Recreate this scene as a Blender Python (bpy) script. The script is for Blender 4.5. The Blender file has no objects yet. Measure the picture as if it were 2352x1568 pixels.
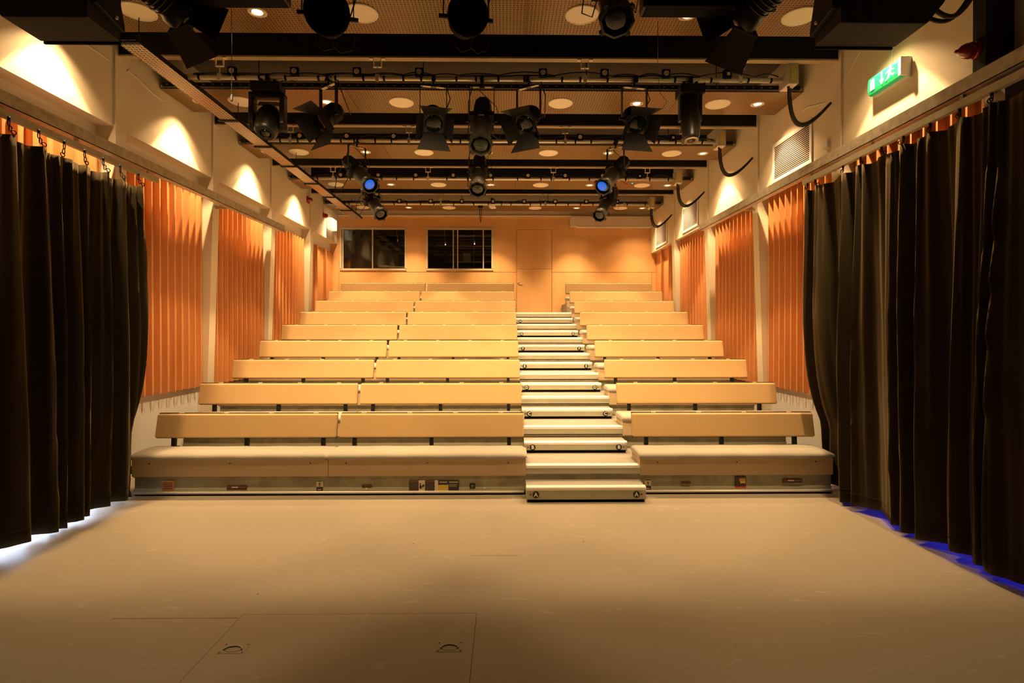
import bpy, math, random
from mathutils import Vector, Matrix, Euler
PI = math.pi
random.seed(7)
SC = bpy.context.scene
COL = SC.collection

# ------------------------------------------------------------------ camera, world, exposure
cam_d = bpy.data.cameras.new('camera'); cam = bpy.data.objects.new('camera', cam_d); COL.objects.link(cam)
cam.location = (0, 0, 1.713)
cam.rotation_euler = (PI/2 - 0.006, 0, -0.0127)
cam_d.lens = 1250/2352*36; cam_d.sensor_width = 36
cam_d.shift_y = -(784 - 762 - 0.006*1250)/2352
cam_d.clip_start = 0.05
SC.camera = cam
SC.view_settings.view_transform = 'Standard'; SC.view_settings.look = 'None'
SC.view_settings.gamma = 1; SC.view_settings.use_curve_mapping = False
SC.view_settings.exposure = 0.1
SC.cycles.use_denoising = True
SC.cycles.max_bounces = 6; SC.cycles.diffuse_bounces = 4; SC.cycles.glossy_bounces = 3
SC.cycles.sample_clamp_indirect = 4.0
W = bpy.data.worlds.new('world'); SC.world = W; W.use_nodes = True
W.node_tree.nodes['Background'].inputs[0].default_value = (1, .6, .3, 1)
W.node_tree.nodes['Background'].inputs[1].default_value = 0.0
WARM = (1.0, 0.645, 0.31)
DOWN_W = 300.0      # house downlights
STAGE_W = 400.0     # wash from the bar over the stage towards the seats

def area(name, loc, rot, size, size_y, power, color):
    d = bpy.data.lights.new(name, 'AREA'); d.shape = 'RECTANGLE'; d.size = size; d.size_y = size_y
    d.energy = power; d.color = color
    o = bpy.data.objects.new(name, d); COL.objects.link(o); o.location = loc; o.rotation_euler = rot
    return o
# lamps standing behind the drapes at each side of the stage
area('backstage_lamp_white', (-4.15, 4.0, .15), (0, -.9, 0), .10, 3.0, 24, (.62, .74, 1.0))
area('backstage_lamp_blue', (3.70, 3.9, .55), (0, .3, 0), .12, 2.8, 8, (.02, .03, 1.0))

# ------------------------------------------------------------------ materials
MATS = {}
def mat(name, col, rough=.6, metal=0., noise=0., nscale=8., bump=0., bscale=60., emit=None, estr=0., sheen=0., spec=.5,
        stretch=(1, 1, 1), trans=0., dark=None, coat=0.):
    if name in MATS: return MATS[name]
    m = bpy.data.materials.new(name); m.use_nodes = True; nt = m.node_tree; b = nt.nodes['Principled BSDF']
    b.inputs['Base Color'].default_value = (*col, 1); b.inputs['Roughness'].default_value = rough
    b.inputs['Metallic'].default_value = metal; b.inputs['Specular IOR Level'].default_value = spec
    if trans: b.inputs['Transmission Weight'].default_value = trans
    if sheen: b.inputs['Sheen Weight'].default_value = sheen; b.inputs['Sheen Roughness'].default_value = .5
    if coat: b.inputs['Coat Weight'].default_value = coat
    if emit: b.inputs['Emission Color'].default_value = (*emit, 1); b.inputs['Emission Strength'].default_value = estr
    if noise or bump:
        tc = nt.nodes.new('ShaderNodeTexCoord'); mp = nt.nodes.new('ShaderNodeMapping')
        mp.inputs['Scale'].default_value = stretch; nt.links.new(tc.outputs['Object'], mp.inputs[0])
    if noise:
        n = nt.nodes.new('ShaderNodeTexNoise'); n.inputs['Scale'].default_value = nscale; n.inputs['Detail'].default_value = 6
        nt.links.new(mp.outputs[0], n.inputs[0])
        r = nt.nodes.new('ShaderNodeValToRGB'); dk = dark or tuple(c*(1-noise) for c in col)
        r.color_ramp.elements[0].position = .3; r.color_ramp.elements[1].position = .7
        r.color_ramp.elements[0].color = (*dk, 1); r.color_ramp.elements[1].color = (*col, 1)
        nt.links.new(n.outputs['Fac'], r.inputs[0]); nt.links.new(r.outputs[0], b.inputs['Base Color'])
    if bump:
        n2 = nt.nodes.new('ShaderNodeTexNoise'); n2.inputs['Scale'].default_value = bscale; n2.inputs['Detail'].default_value = 3
        nt.links.new(mp.outputs[0], n2.inputs[0]); bp = nt.nodes.new('ShaderNodeBump')
        bp.inputs['Strength'].default_value = bump; bp.inputs['Distance'].default_value = .01
        nt.links.new(n2.outputs['Fac'], bp.inputs['Height']); nt.links.new(bp.outputs[0], b.inputs['Normal'])
    MATS[name] = m; return m

M_WALL = mat('cream_paint', (.84, .74, .55), .55, noise=.05, nscale=2.5, bump=.05, bscale=25)
M_WALLB = mat('white_paint_low', (.86, .84, .80), .6)
M_CEIL = mat('ceiling_paint', (.10, .08, .055), .8, noise=.1)
M_BEAM = mat('black_beam_paint', (.012, .011, .010), .75, noise=.2, nscale=20, spec=.2)
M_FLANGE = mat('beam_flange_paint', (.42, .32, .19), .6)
M_SLAT = mat('stained_timber', (.80, .40, .155), .45, noise=.3, nscale=3, stretch=(3, 3, .5), dark=(.72, .32, .12))
M_PLY = mat('ply_panel', (.88, .52, .23), .45, noise=.16, nscale=2.2, stretch=(1.5, 1, .35), dark=(.80, .43, .16))
M_GAP = mat('joint_dark', (.10, .045, .015), .8)
M_GALV = mat('galvanised_steel', (.66, .60, .46), .42, .3, noise=.35, nscale=14, bump=.03)
M_GALVP = mat('galvanised_panel', (.42, .40, .28), .55, .25, noise=.35, nscale=6, dark=(.25, .23, .14))
M_GALVC = mat('galvanised_clean', (.52, .50, .36), .5, .25, noise=.12, nscale=6)
M_NOSE = mat('aluminium_nosing', (.95, .92, .86), .38, .15)
M_CARPET = mat('carpet_tread', (.38, .345, .29), .95, noise=.30, nscale=120, bump=.3, bscale=200)
M_BACK = mat('tan_backrest_fabric', (.62, .405, .175), .85, noise=.10, nscale=90, bump=.10, bscale=260, sheen=.2, stretch=(1, 1, 2.5))
M_SEAT = mat('oatmeal_seat_fabric', (.47, .43, .35), .95, noise=.22, nscale=130, bump=.25, bscale=240, sheen=.25)
M_FASCIA = mat('tan_laminate', (.62, .46, .27), .5, noise=.04, nscale=3)
M_BLK = mat('black_metal', (.008, .0075, .0065), .55, .1, spec=.3)
M_BLKM = mat('black_matt', (.004, .0038, .0034), .85, spec=.15)
M_SPK = mat('black_textured', (.008, .007, .005), .7, noise=.2, nscale=100, bump=.3, bscale=150)
M_BODY = mat('lamp_body', (.022, .020, .016), .38, .4, spec=.6)
M_LENS = mat('lens_glass', (.003, .007, .004), .06, 0, spec=.7)
M_BLUE = mat('blue_emissive_lens', (.01, .06, .3), .1, 0, emit=(.01, .14, .75), estr=.8, noise=.5, nscale=30)  # blue lens colour with emission added
M_CABLE = mat('black_cable', (.010, .009, .008), .55)
M_PIPE = mat('aluminium_pipe', (.88, .83, .72), .35, .35, noise=.1, nscale=10)
M_CREAM = mat('cream_plastic', (.86, .74, .58), .5)
M_DISC = mat('speaker_cover_white', (.95, .86, .70), .5)
M_WPL = mat('white_plastic', (.86, .84, .80), .4)
M_RED = mat('red_plastic', (.42, .008, .006), .25, coat=.5)
M_REDL = mat('red_lens', (.30, .012, .008), .12, spec=.8, coat=1.)
M_GREEN = mat('green_exit_panel', (.01, .45, .16), .4, emit=(.004, .42, .15), estr=.16)
M_WEXIT = mat('exit_pictogram', (.9, .95, .85), .4, emit=(.8, 1, .75), estr=.5)
M_EXBOX = mat('lit_sign_diffuser', (.9, .85, .7), .4, emit=(1, .88, .6), estr=.9)
M_GLOW = mat('downlight_glow', (1, .9, .7), .3, emit=(1.0, .84, .55), estr=1.6)
M_REFL = mat('downlight_reflector', (.85, .82, .74), .15, .8)
M_BADGE = mat('badge_black', (.02, .014, .010), .4)
M_LETTER = mat('badge_letter', (.90, .86, .78), .5)
M_YEL = mat('sticker_yellow', (.75, .55, .08), .5)
M_ORN = mat('sticker_orange', (.48, .24, .05), .5)
M_MAR = mat('plate_maroon', (.09, .02, .012), .45)
M_STK = mat('sticker_dark', (.045, .032, .028), .5)
M_STKL = mat('sticker_light', (.72, .64, .48), .5)
M_STKR = mat('sticker_red', (.65, .05, .05), .5)
M_STKB = mat('sticker_brick', (.22, .06, .025), .5)
M_GLASS = mat('window_glass', (.9, .95, .93), .02, trans=1.0)
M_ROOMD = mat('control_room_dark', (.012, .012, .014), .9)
M_WFRAME = mat('window_frame_paint', (.66, .56, .40), .45)
M_BRASS = mat('brass_sticker', (.72, .52, .12), .4, .2)
M_CTRL = mat('dim_equipment', (.20, .17, .12), .6)
M_PAPER = mat('paper', (.70, .58, .42), .8)
M_BULB = mat('gooseneck_bulb', (1, .8, .6), .3, emit=(1, .72, .45), estr=6)
M_LED = mat('green_indicator', (.0, .5, .2), .3, emit=(.0, 1, .4), estr=3)
M_RISLOW = mat('shade_strip', (.50, .46, .32), .5, .3)

def curtain_mat():
    m = mat('black_wool_serge', (.030, .021, .010), .95, noise=.35, nscale=240, bump=.35, bscale=300, sheen=.5, spec=.08)
    b = m.node_tree.nodes['Principled BSDF']; b.inputs['Sheen Tint'].default_value = (.8, .62, .36, 1)
    return m
M_CURT = curtain_mat()

def floor_mat():
    m = bpy.data.materials.new('painted_stage_floor'); m.use_nodes = True; nt = m.node_tree; b = nt.nodes['Principled BSDF']
    N = nt.nodes.new; L = nt.links.new
    tc = N('ShaderNodeTexCoord')
    n1 = N('ShaderNodeTexNoise'); n1.inputs['Scale'].default_value = .9; n1.inputs['Detail'].default_value = 5; L(tc.outputs['Object'], n1.inputs[0])
    r1 = N('ShaderNodeValToRGB'); r1.color_ramp.elements[0].color = (.365, .312, .232, 1); r1.color_ramp.elements[1].color = (.40, .342, .255, 1)
    L(n1.outputs['Fac'], r1.inputs[0])
    # pale scuffs
    mp = N('ShaderNodeMapping'); mp.inputs['Scale'].default_value = (2.4, 5.5, 1); mp.inputs['Rotation'].default_value = (0, 0, .25); L(tc.outputs['Object'], mp.inputs[0])
    n2 = N('ShaderNodeTexNoise'); n2.inputs['Scale'].default_value = 1.6; n2.inputs['Detail'].default_value = 8; n2.inputs['Distortion'].default_value = 1.6; L(mp.outputs[0], n2.inputs[0])
    r2 = N('ShaderNodeValToRGB'); r2.color_ramp.elements[0].position = .62; r2.color_ramp.elements[1].position = .78
    r2.color_ramp.elements[0].color = (0, 0, 0, 1); r2.color_ramp.elements[1].color = (.45, .45, .45, 1); L(n2.outputs['Fac'], r2.inputs[0])
    mx = N('ShaderNodeMixRGB'); mx.inputs[2].default_value = (.60, .54, .45, 1); L(r2.outputs[0], mx.inputs[0]); L(r1.outputs[0], mx.inputs[1])
    # dark specks (screw heads)
    v = N('ShaderNodeTexVoronoi'); v.inputs['Scale'].default_value = 2.1; L(tc.outputs['Object'], v.inputs[0])
    lt = N('ShaderNodeMath'); lt.operation = 'LESS_THAN'; lt.inputs[1].default_value = .020; L(v.outputs['Distance'], lt.inputs[0])
    mx2 = N('ShaderNodeMixRGB'); mx2.inputs[2].default_value = (.16, .12, .08, 1); L(lt.outputs[0], mx2.inputs[0]); L(mx.outputs[0], mx2.inputs[1])
    L(mx2.outputs[0], b.inputs['Base Color'])
    b.inputs['Roughness'].default_value = .52; b.inputs['Specular IOR Level'].default_value = .35
    n3 = N('ShaderNodeTexNoise'); n3.inputs['Scale'].default_value = 300; L(tc.outputs['Object'], n3.inputs[0])
    bp = N('ShaderNodeBump'); bp.inputs['Strength'].default_value = .12; bp.inputs['Distance'].default_value = .004
    L(n3.outputs['Fac'], bp.inputs['Height']); L(bp.outputs[0], b.inputs['Normal'])
    return m
M_FLOOR = floor_mat()

def perforated(name, base, hole, pitch, metal=.4, rough=.4):
    m = bpy.data.materials.new(name); m.use_nodes = True; nt = m.node_tree; b = nt.nodes['Principled BSDF']
    N = nt.nodes.new; L = nt.links.new
    def math_(op, a, bb=None):
        n = N('ShaderNodeMath'); n.operation = op
        for i, q in enumerate((a, bb)):
            if q is None: continue
            if isinstance(q, (int, float)): n.inputs[i].default_value = q
            else: L(q, n.inputs[i])
        return n.outputs[0]
    tc = N('ShaderNodeTexCoord'); sp = N('ShaderNodeSeparateXYZ'); L(tc.outputs['Object'], sp.inputs[0])
    x = math_('DIVIDE', sp.outputs[0], pitch); y = math_('DIVIDE', sp.outputs[1], pitch)
    fx = math_('ABSOLUTE', math_('SUBTRACT', math_('FRACT', math_('ADD', x, 500.)), .5))
    fy = math_('ABSOLUTE', math_('SUBTRACT', math_('FRACT', math_('ADD', y, 500.)), .5))
    ix = math_('FLOOR', math_('ADD', x, 500.)); iy = math_('FLOOR', math_('ADD', y, 500.))
    par = math_('MODULO', math_('ADD', ix, iy), 2.)
    h = math_('MULTIPLY', math_('LESS_THAN', fx, .40), math_('LESS_THAN', fy, .17))
    v = math_('MULTIPLY', math_('LESS_THAN', fx, .17), math_('LESS_THAN', fy, .40))
    hole_f = math_('ADD', math_('MULTIPLY', h, par), math_('MULTIPLY', v, math_('SUBTRACT', 1., par)))
    n1 = N('ShaderNodeTexNoise'); n1.inputs['Scale'].default_value = 1.1; L(tc.outputs['Object'], n1.inputs[0])
    r1 = N('ShaderNodeValToRGB'); r1.color_ramp.elements[0].position = .38; r1.color_ramp.elements[1].position = .62
    r1.color_ramp.elements[0].color = (base[0]*1.05, base[1]*.72, base[2]*.55, 1); r1.color_ramp.elements[1].color = (*base, 1)
    L(n1.outputs['Fac'], r1.inputs[0])
    mx = N('ShaderNodeMixRGB'); L(hole_f, mx.inputs[0]); L(r1.outputs[0], mx.inputs[1]); mx.inputs[2].default_value = (*hole, 1)
    L(mx.outputs[0], b.inputs['Base Color']); b.inputs['Roughness'].default_value = rough; b.inputs['Metallic'].default_value = metal
    return m
M_PERF = perforated('perforated_ceiling_steel', (.25, .175, .060), (.013, .008, .002), .033, .3, .45)
M_TRAY = perforated('perforated_tray_steel', (.62, .58, .46), (.05, .035, .02), .040, .5, .4)

# ------------------------------------------------------------------ mesh helpers
class MB:
    def __init__(s): s.v = []; s.f = []; s.sm = []
    def add(s, vs, fs, smooth=False):
        n = len(s.v); s.v += [tuple(q) for q in vs]; s.f += [tuple(i+n for i in f) for f in fs]; s.sm += [smooth]*len(fs); return s
    def box(s, x0, x1, y0, y1, z0, z1, M=None):
        vs = [Vector((x, y, z)) for z in (z0, z1) for y in (y0, y1) for x in (x0, x1)]
        if M: vs = [M @ q for q in vs]
        return s.add(vs, [(0, 2, 3, 1), (4, 5, 7, 6), (0, 1, 5, 4), (2, 6, 7, 3), (0, 4, 6, 2), (1, 3, 7, 5)])
    def lathe(s, prof, M=None, seg=20, caps=True, smooth=True):
        # profile: (radius, w) along the local z axis
        vs = []
        for r, w in prof:
            for k in range(seg):
                a = 2*PI*k/seg; vs.append(Vector((r*math.cos(a), r*math.sin(a), w)))
        if M: vs = [M @ q for q in vs]
        fs = []
        for i in range(len(prof)-1):
            for k in range(seg):
                a, b = i*seg+k, i*seg+(k+1) % seg
                fs.append((a, b, b+seg, a+seg))
        s.add(vs, fs, smooth)
        if caps:
            n = len(s.v)-len(vs)
            s.f.append(tuple(n+k for k in reversed(range(seg)))); s.sm.append(False)
            s.f.append(tuple(n+(len(prof)-1)*seg+k for k in range(seg))); s.sm.append(False)
        return s
    def tube(s, pts, r, seg=8):
        pts = [Vector(p) for p in pts]; vs = []; up = Vector((0, 0, 1))
        for i, p in enumerate(pts):
            d = (pts[min(i+1, len(pts)-1)] - pts[max(i-1, 0)]).normalized()
            a = d.cross(up)
            if a.length < .05: a = d.cross(Vector((0, 1, 0)))
            a.normalize(); b = d.cross(a)
            if i and a.dot(pa) < 0: a = -a; b = -b
            pa = a
            for k in range(seg):
                t = 2*PI*k/seg; vs.append(p + a*(r*math.cos(t)) + b*(r*math.sin(t)))
        fs = [(i*seg+k, i*seg+(k+1) % seg, (i+1)*seg+(k+1) % seg, (i+1)*seg+k) for i in range(len(pts)-1) for k in range(seg)]
        s.add(vs, fs, True)
        n = len(s.v)-len(vs); s.f.append(tuple(n+k for k in reversed(range(seg)))); s.sm.append(False)
        s.f.append(tuple(n+(len(pts)-1)*seg+k for k in range(seg))); s.sm.append(False)
        return s
    def prism(s, poly, d0, d1, M=None, axis='y'):
        # poly in (a, b); extruded along the third axis
        n = len(poly)
        def P(a, b, d): return Vector({'y': (a, d, b), 'x': (d, a, b), 'z': (a, b, d)}[axis])
        vs = [P(a, b, d0) for a, b in poly] + [P(a, b, d1) for a, b in poly]
        if M: vs = [M @ q for q in vs]
        fs = [tuple(range(n)), tuple(reversed(range(n, 2*n)))] + [(i, i+n, (i+1) % n+n, (i+1) % n) for i in range(n)]
        return s.add(vs, fs)
    def build(s, name, m, parent=None, bevel=0, seg=2):
        me = bpy.data.meshes.new(name); me.from_pydata(s.v, [], s.f); me.update()
        for p, q in zip(me.polygons, s.sm): p.use_smooth = q
        me.materials.append(m)
        import bmesh
        bm = bmesh.new(); bm.from_mesh(me); bmesh.ops.recalc_face_normals(bm, faces=bm.faces); bm.to_mesh(me); bm.free()
        o = bpy.data.objects.new(name, me); COL.objects.link(o)
        if parent:
            o.parent = parent; o.matrix_parent_inverse = Matrix.Translation(-parent.location) if parent.type == 'EMPTY' and not parent.get('local') else Matrix()
        if bevel:
            b = o.modifiers.new('bevel', 'BEVEL'); b.width = bevel; b.segments = seg; b.limit_method = 'ANGLE'
            for p in me.polygons: p.use_smooth = True
            o.modifiers.new('wn', 'WEIGHTED_NORMAL')
        return o

def thing(name, label, cat, loc=(0, 0, 0), group=None, local=False):
    """Empty at the base of the thing. Part meshes are given in world coordinates unless local."""
    o = bpy.data.objects.new(name, None); COL.objects.link(o); o.location = loc; o.empty_display_size = .1
    o['label'] = label; o['category'] = cat
    if group: o['group'] = group
    if local: o['local'] = 1
    return o
def tag(o, label, cat, group=None):
    o['label'] = label; o['category'] = cat
    if group: o['group'] = group
    return o
def struct(name, mb, m, label=None):
    o = mb.build(name, m); o['kind'] = 'structure'
    if label: o['label'] = label
    return o
def dup(root, loc, label):
    r = root.copy(); COL.objects.link(r); r.location = loc; r['label'] = label
    for ch in list(root.children):
        c = ch.copy(); COL.objects.link(c); c.parent = r
        for g in list(ch.children):
            d = g.copy(); COL.objects.link(d); d.parent = c
    return r
def text(body, size, loc, m, parent, name='letter', rx=PI/2, rz=0, bold=.0016):
    c = bpy.data.curves.new(name, 'FONT'); c.body = body; c.size = size; c.align_x = 'CENTER'; c.align_y = 'CENTER'
    c.extrude = .0008; c.offset = bold; c.resolution_u = 3; c.materials.append(m)
    tmp = bpy.data.objects.new('tmp', c); COL.objects.link(tmp)
    me = bpy.data.meshes.new_from_object(tmp.evaluated_get(bpy.context.evaluated_depsgraph_get()))
    bpy.data.objects.remove(tmp)
    me.transform(Matrix.Translation(loc) @ Euler((rx, 0, rz)).to_matrix().to_4x4())
    o = bpy.data.objects.new(name, me); COL.objects.link(o)
    if parent: o.parent = parent
    return o
def frame_to(d, roll=0.):
    """matrix whose +z looks along d and whose +y is as upright as it can be"""
    z = Vector(d).normalized(); x = Vector((0, 0, 1)).cross(z)
    if x.length < .01: x = Vector((1, 0, 0))
    x.normalize(); y = z.cross(x)
    return Matrix((x, y, z)).transposed().to_4x4() @ Matrix.Rotation(roll, 4, 'Z')
ORD = ['front', 'second', 'third', 'fourth', 'fifth', 'sixth', 'seventh', 'eighth', 'ninth']
XL, XR = -4.22, 3.70          # faces of the upper walls
XLF, XRF = -4.40, 3.88        # faces of the recessed lower walls
YB = 13.78                    # back wall
ZC = 5.30                     # ceiling
BEAM_Y = [4.06, 6.02, 7.98, 9.94, 11.90]
PANEL_Y = [5.10, 7.07, 9.03, 11.00, 13.03]

# ------------------------------------------------------------------ room shell
struct('floor', MB().box(-4.6, 4.1, -3, YB+.1, -.1, 0), M_FLOOR, 'painted stage floor')
struct('ceiling', MB().box(-4.6, 4.1, -3, YB+.1, ZC, ZC+.1), M_CEIL)
struct('wall_left', MB().box(-4.6, XL, -3, YB, 3.93, ZC), M_WALL)
struct('wall_left_lower', MB().box(-4.6, XLF, -3, YB, 0, 3.93), M_WALLB)
struct('wall_right', MB().box(XR, 4.1, -3, YB, 3.70, ZC), M_WALL)
struct('wall_right_lower', MB().box(XRF, 4.1, -3, YB, 0, 3.70), M_WALLB)
struct('wall_front', MB().box(-4.6, 4.1, -3.1, -3, 0, ZC), M_BLKM)
W1 = (-4.13, -2.515); W2 = (-1.965, -.33); WZ = (3.295, 4.31); DR = (.285, 1.19); DZ = (2.126, 4.30)
b = MB(); y0, y1 = YB, YB+.12
b.box(-4.6, W1[0], y0, y1, 0, 4.63).box(W1[1], W2[0], y0, y1, 0, 4.63).box(W2[1], DR[0], y0, y1, 0, 4.63).box(DR[1], 4.1, y0, y1, 0, 4.63)
b.box(W1[0], W1[1], y0, y1, 0, WZ[0]).box(W1[0], W1[1], y0, y1, WZ[1], 4.63)
b.box(W2[0], W2[1], y0, y1, 0, WZ[0]).box(W2[0], W2[1], y0, y1, WZ[1], 4.63)
b.box(DR[0], DR[1], y0, y1, 0, DZ[0]).box(DR[0], DR[1], y0, y1, DZ[1], 4.63)
struct('wall_back', b, M_PLY)
struct('wall_back_upper', MB().box(-4.6, 4.1, YB-.02, YB+.12, 4.63, ZC), M_WALL)
struct('trim_1', MB().box(XL, XR, YB-.05, YB-.02, 4.63, 4.65), M_WALLB)
j = MB().box(-4.13, DR[0]-.01, YB-.003, YB, 3.225, 3.230).box(DR[1]+.01, XRF, YB-.003, YB, 3.225, 3.230).box(3.72, 3.726, YB-.003, YB, 2.2, 3.225)
j.box(-4.19, -4.185, YB-.003, YB, 2.2, 3.5)
struct('trim_2', j, M_GAP)
# door leaf with its joint, set in a dark reveal
d = MB().box(DR[0]+.008, DR[1]-.008, YB+.012, YB+.06, DZ[0], 3.306).box(DR[0]+.008, DR[1]-.008, YB+.012, YB+.06, 3.312, DZ[1]-.008)
door = struct('door_1', d, M_PLY, 'plain ply door at the top of the aisle')
MB().box(DR[0]-.01, DR[1]+.01, YB+.062, YB+.12, DZ[0], DZ[1]).build('door_reveal', M_GAP, door)
MB().box(DR[0]+.02, DR[0]+.065, YB-.004, YB+.014, 2.94, 3.0).tube([(DR[0]+.04, YB-.02, 2.97), (DR[0]+.13, YB-.02, 2.97)], .008).build('door_handle', M_GALV, door)
# windows
def window(n, X, split):
    (x0, x1), (z0, z1) = X, WZ; f = MB(); t = .045
    f.box(x0-.03, x1+.03, YB-.02, YB+.03, z1-t+.03, z1+.03).box(x0-.03, x1+.03, YB-.02, YB+.03, z0-.03, z0+t-.03)
    f.box(x0-.03, x0+t-.03, YB-.02, YB+.03, z0, z1).box(x1-t+.03, x1+.03, YB-.02, YB+.03, z0, z1)
    fr = struct('window_%d' % n, f, M_WFRAME)
    s = MB()
    for q in split: s.box(q-.012, q+.012, YB+.005, YB+.035, z0+.01, z1-.01)
    s.build('mullion', M_WFRAME, fr)
    MB().box(x0, x1, YB+.04, YB+.046, z0, z1).build('pane', M_GLASS, fr)
    return fr
w1 = window(1, W1, [-4.09, -3.345]); w2 = window(2, W2, [-1.31, -1.20, -.55])
w1['label'] = 'sliding control room window nearest the left wall'; w2['label'] = 'sliding control room window nearer the door'
# control room behind
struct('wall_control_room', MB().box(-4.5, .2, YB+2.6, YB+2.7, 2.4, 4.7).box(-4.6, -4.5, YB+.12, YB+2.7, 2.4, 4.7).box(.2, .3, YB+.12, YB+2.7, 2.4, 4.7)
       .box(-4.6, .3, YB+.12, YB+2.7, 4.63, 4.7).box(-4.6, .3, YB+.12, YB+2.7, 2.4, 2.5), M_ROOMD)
t = thing('control_desk', 'small desk seen through the left control room window', 'desk', (-2.9, YB+.5, 2.5))
MB().box(-3.25, -2.3, YB+.25, YB+.8, 3.37, 3.395).build('desk_top', M_PAPER, t)
for lx in (-3.2, -2.36): MB().box(lx-.015, lx+.015, YB+.27, YB+.3, 2.5, 3.37).build('leg', M_CTRL, t)
tag(MB().prism([(-3.28, 3.40), (-3.22, 3.43), (-3.05, 3.435), (-2.92, 3.40)], YB+.3, YB+.55).build('open_book', M_PAPER), 'open book lying on the control room desk', 'book')
t = thing('equipment_rack', 'dim shelving behind the right control room window', 'rack', (-.75, YB+1.2, 2.5))
for z in (3.3, 3.62, 3.98, 4.3): MB().box(-1.3, -.2, YB+1.1, YB+1.4, z, z+.018).build('shelf', M_CTRL, t)
MB().box(-.86, -.845, YB+1.1, YB+1.12, 2.5, 4.3).box(-1.3, -1.285, YB+1.1, YB+1.12, 2.5, 4.3).box(-.215, -.2, YB+1.1, YB+1.12, 2.5, 4.3).build('rack_post', M_CTRL, t)
tag(MB().box(-1.15, -.95, YB+1.12, YB+1.3, 3.638, 3.86).build('equipment_box', M_CTRL), 'dim box standing on the control room shelving', 'box')
for x, z, lit, lab in ((-2.78, 4.16, 0, 'gooseneck lamp hanging in the left control room window'), (-1.55, 4.10, 1, 'lit gooseneck lamp left of the right control room window mullion'),
                  (-.80, 4.12, 1, 'lit gooseneck lamp before the control room shelving')):
    t = thing('gooseneck_lamp', lab, 'lamp', (x, YB+.35, 4.6))
    zz = z-.12
    MB().tube([(x-.03, YB+.35, 4.63), (x-.02, YB+.35, zz+.25), (x, YB+.33, zz+.09), (x+.01, YB+.3, zz+.04)], .007, 6).build('stem', M_CTRL, t)
    MB().lathe([(.01, -.03), (.018, 0), (.018, .03)], Matrix.Translation((x+.012, YB+.29, zz+.02)), 10).build('lamp_head', M_PAPER, t)
    if lit: MB().lathe([(.004, -.012), (.012, -.004), (.012, .004), (.004, .012)], Matrix.Translation((x+.012, YB+.285, zz-.02)), 8).build('bulb', M_BULB, t)

pl = bpy.data.lights.new('control_room_fill', 'POINT'); pl.energy = 2.5; pl.color = (1, .7, .4); pl.shadow_soft_size = .05
po = bpy.data.objects.new('control_room_fill', pl); COL.objects.link(po); po.location = (-2.25, YB+.45, 4.35)  # unseen fill light, added to brighten the control room desk
# columns (tapered portal frames), beams
for n, yc in enumerate([2.10] + BEAM_Y):
    for side, xf, s in (('left', XL, 1), ('right', XR, -1)):
        a, bb = xf+s*.02, xf-s*.07
        poly = [(bb-s*.02, 0), (bb, .9), (a, 3.6), (a, ZC), (xf-s*.25, ZC), (xf-s*.25, 0)]
        struct('trim_%s_column' % side, MB().prism(poly, yc-.085, yc+.085), M_WALL, 'cream painted steel column on the %s wall' % side)
for n, yc in enumerate(BEAM_Y):
    bo = struct('ceiling_beam', MB().box(XL+.02, XR-.02, yc-.035, yc+.035, 4.725, ZC), M_BEAM, 'black painted ceiling beam')
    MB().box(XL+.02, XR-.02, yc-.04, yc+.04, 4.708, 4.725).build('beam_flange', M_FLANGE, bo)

# ------------------------------------------------------------------ slatted timber wall panels
def slat_panel(side, ya, yb, label, ys):
    s = 1 if side == 'left' else -1; xw = XLF if side == 'left' else XRF; ztop = 3.70 if side == 'left' else 3.697
    t = thing('slatted_wall_panel', label, 'wall panel', (xw, (ya+yb)/2, .94), 'slatted timber panels along the side walls')
    xa, xb = sorted((xw, xw+s*.05)); MB().box(xa, xb, ya, yb, .94, ztop).build('backing_board', M_SLAT, t)
    m = MB(); xa, xb = sorted((xw+s*.05, xw+s*.118))
    for y in ys: m.box(xa, xb, y-.010, y+.010, .94, ztop-.002)
    m.build('slats', M_SLAT, t)
bays = [(2.2, 3.96), (4.16, 5.92), (6.12, 7.88), (8.08, 9.84), (10.04, 11.80), (12.0, 13.76)]
bayname = ['behind the curtain nearest the camera', 'behind the far part of the curtain', 'beside the front seating rows', 'beside the middle seating rows',
           'beside the upper seating rows', 'in the corner by the back wall']
for i, (ya, yb) in enumerate(bays):
    if i == 0: continue
    ys = [ya+.09+.152*k for k in range(12) if ya+.09+.152*k < yb-.03] if i < 5 else [12.5, 13.1]
    for side in ('left', 'right'):
        slat_panel(side, ya, yb, 'orange slatted timber panel on the %s wall %s' % (side, bayname[i]), ys)

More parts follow.
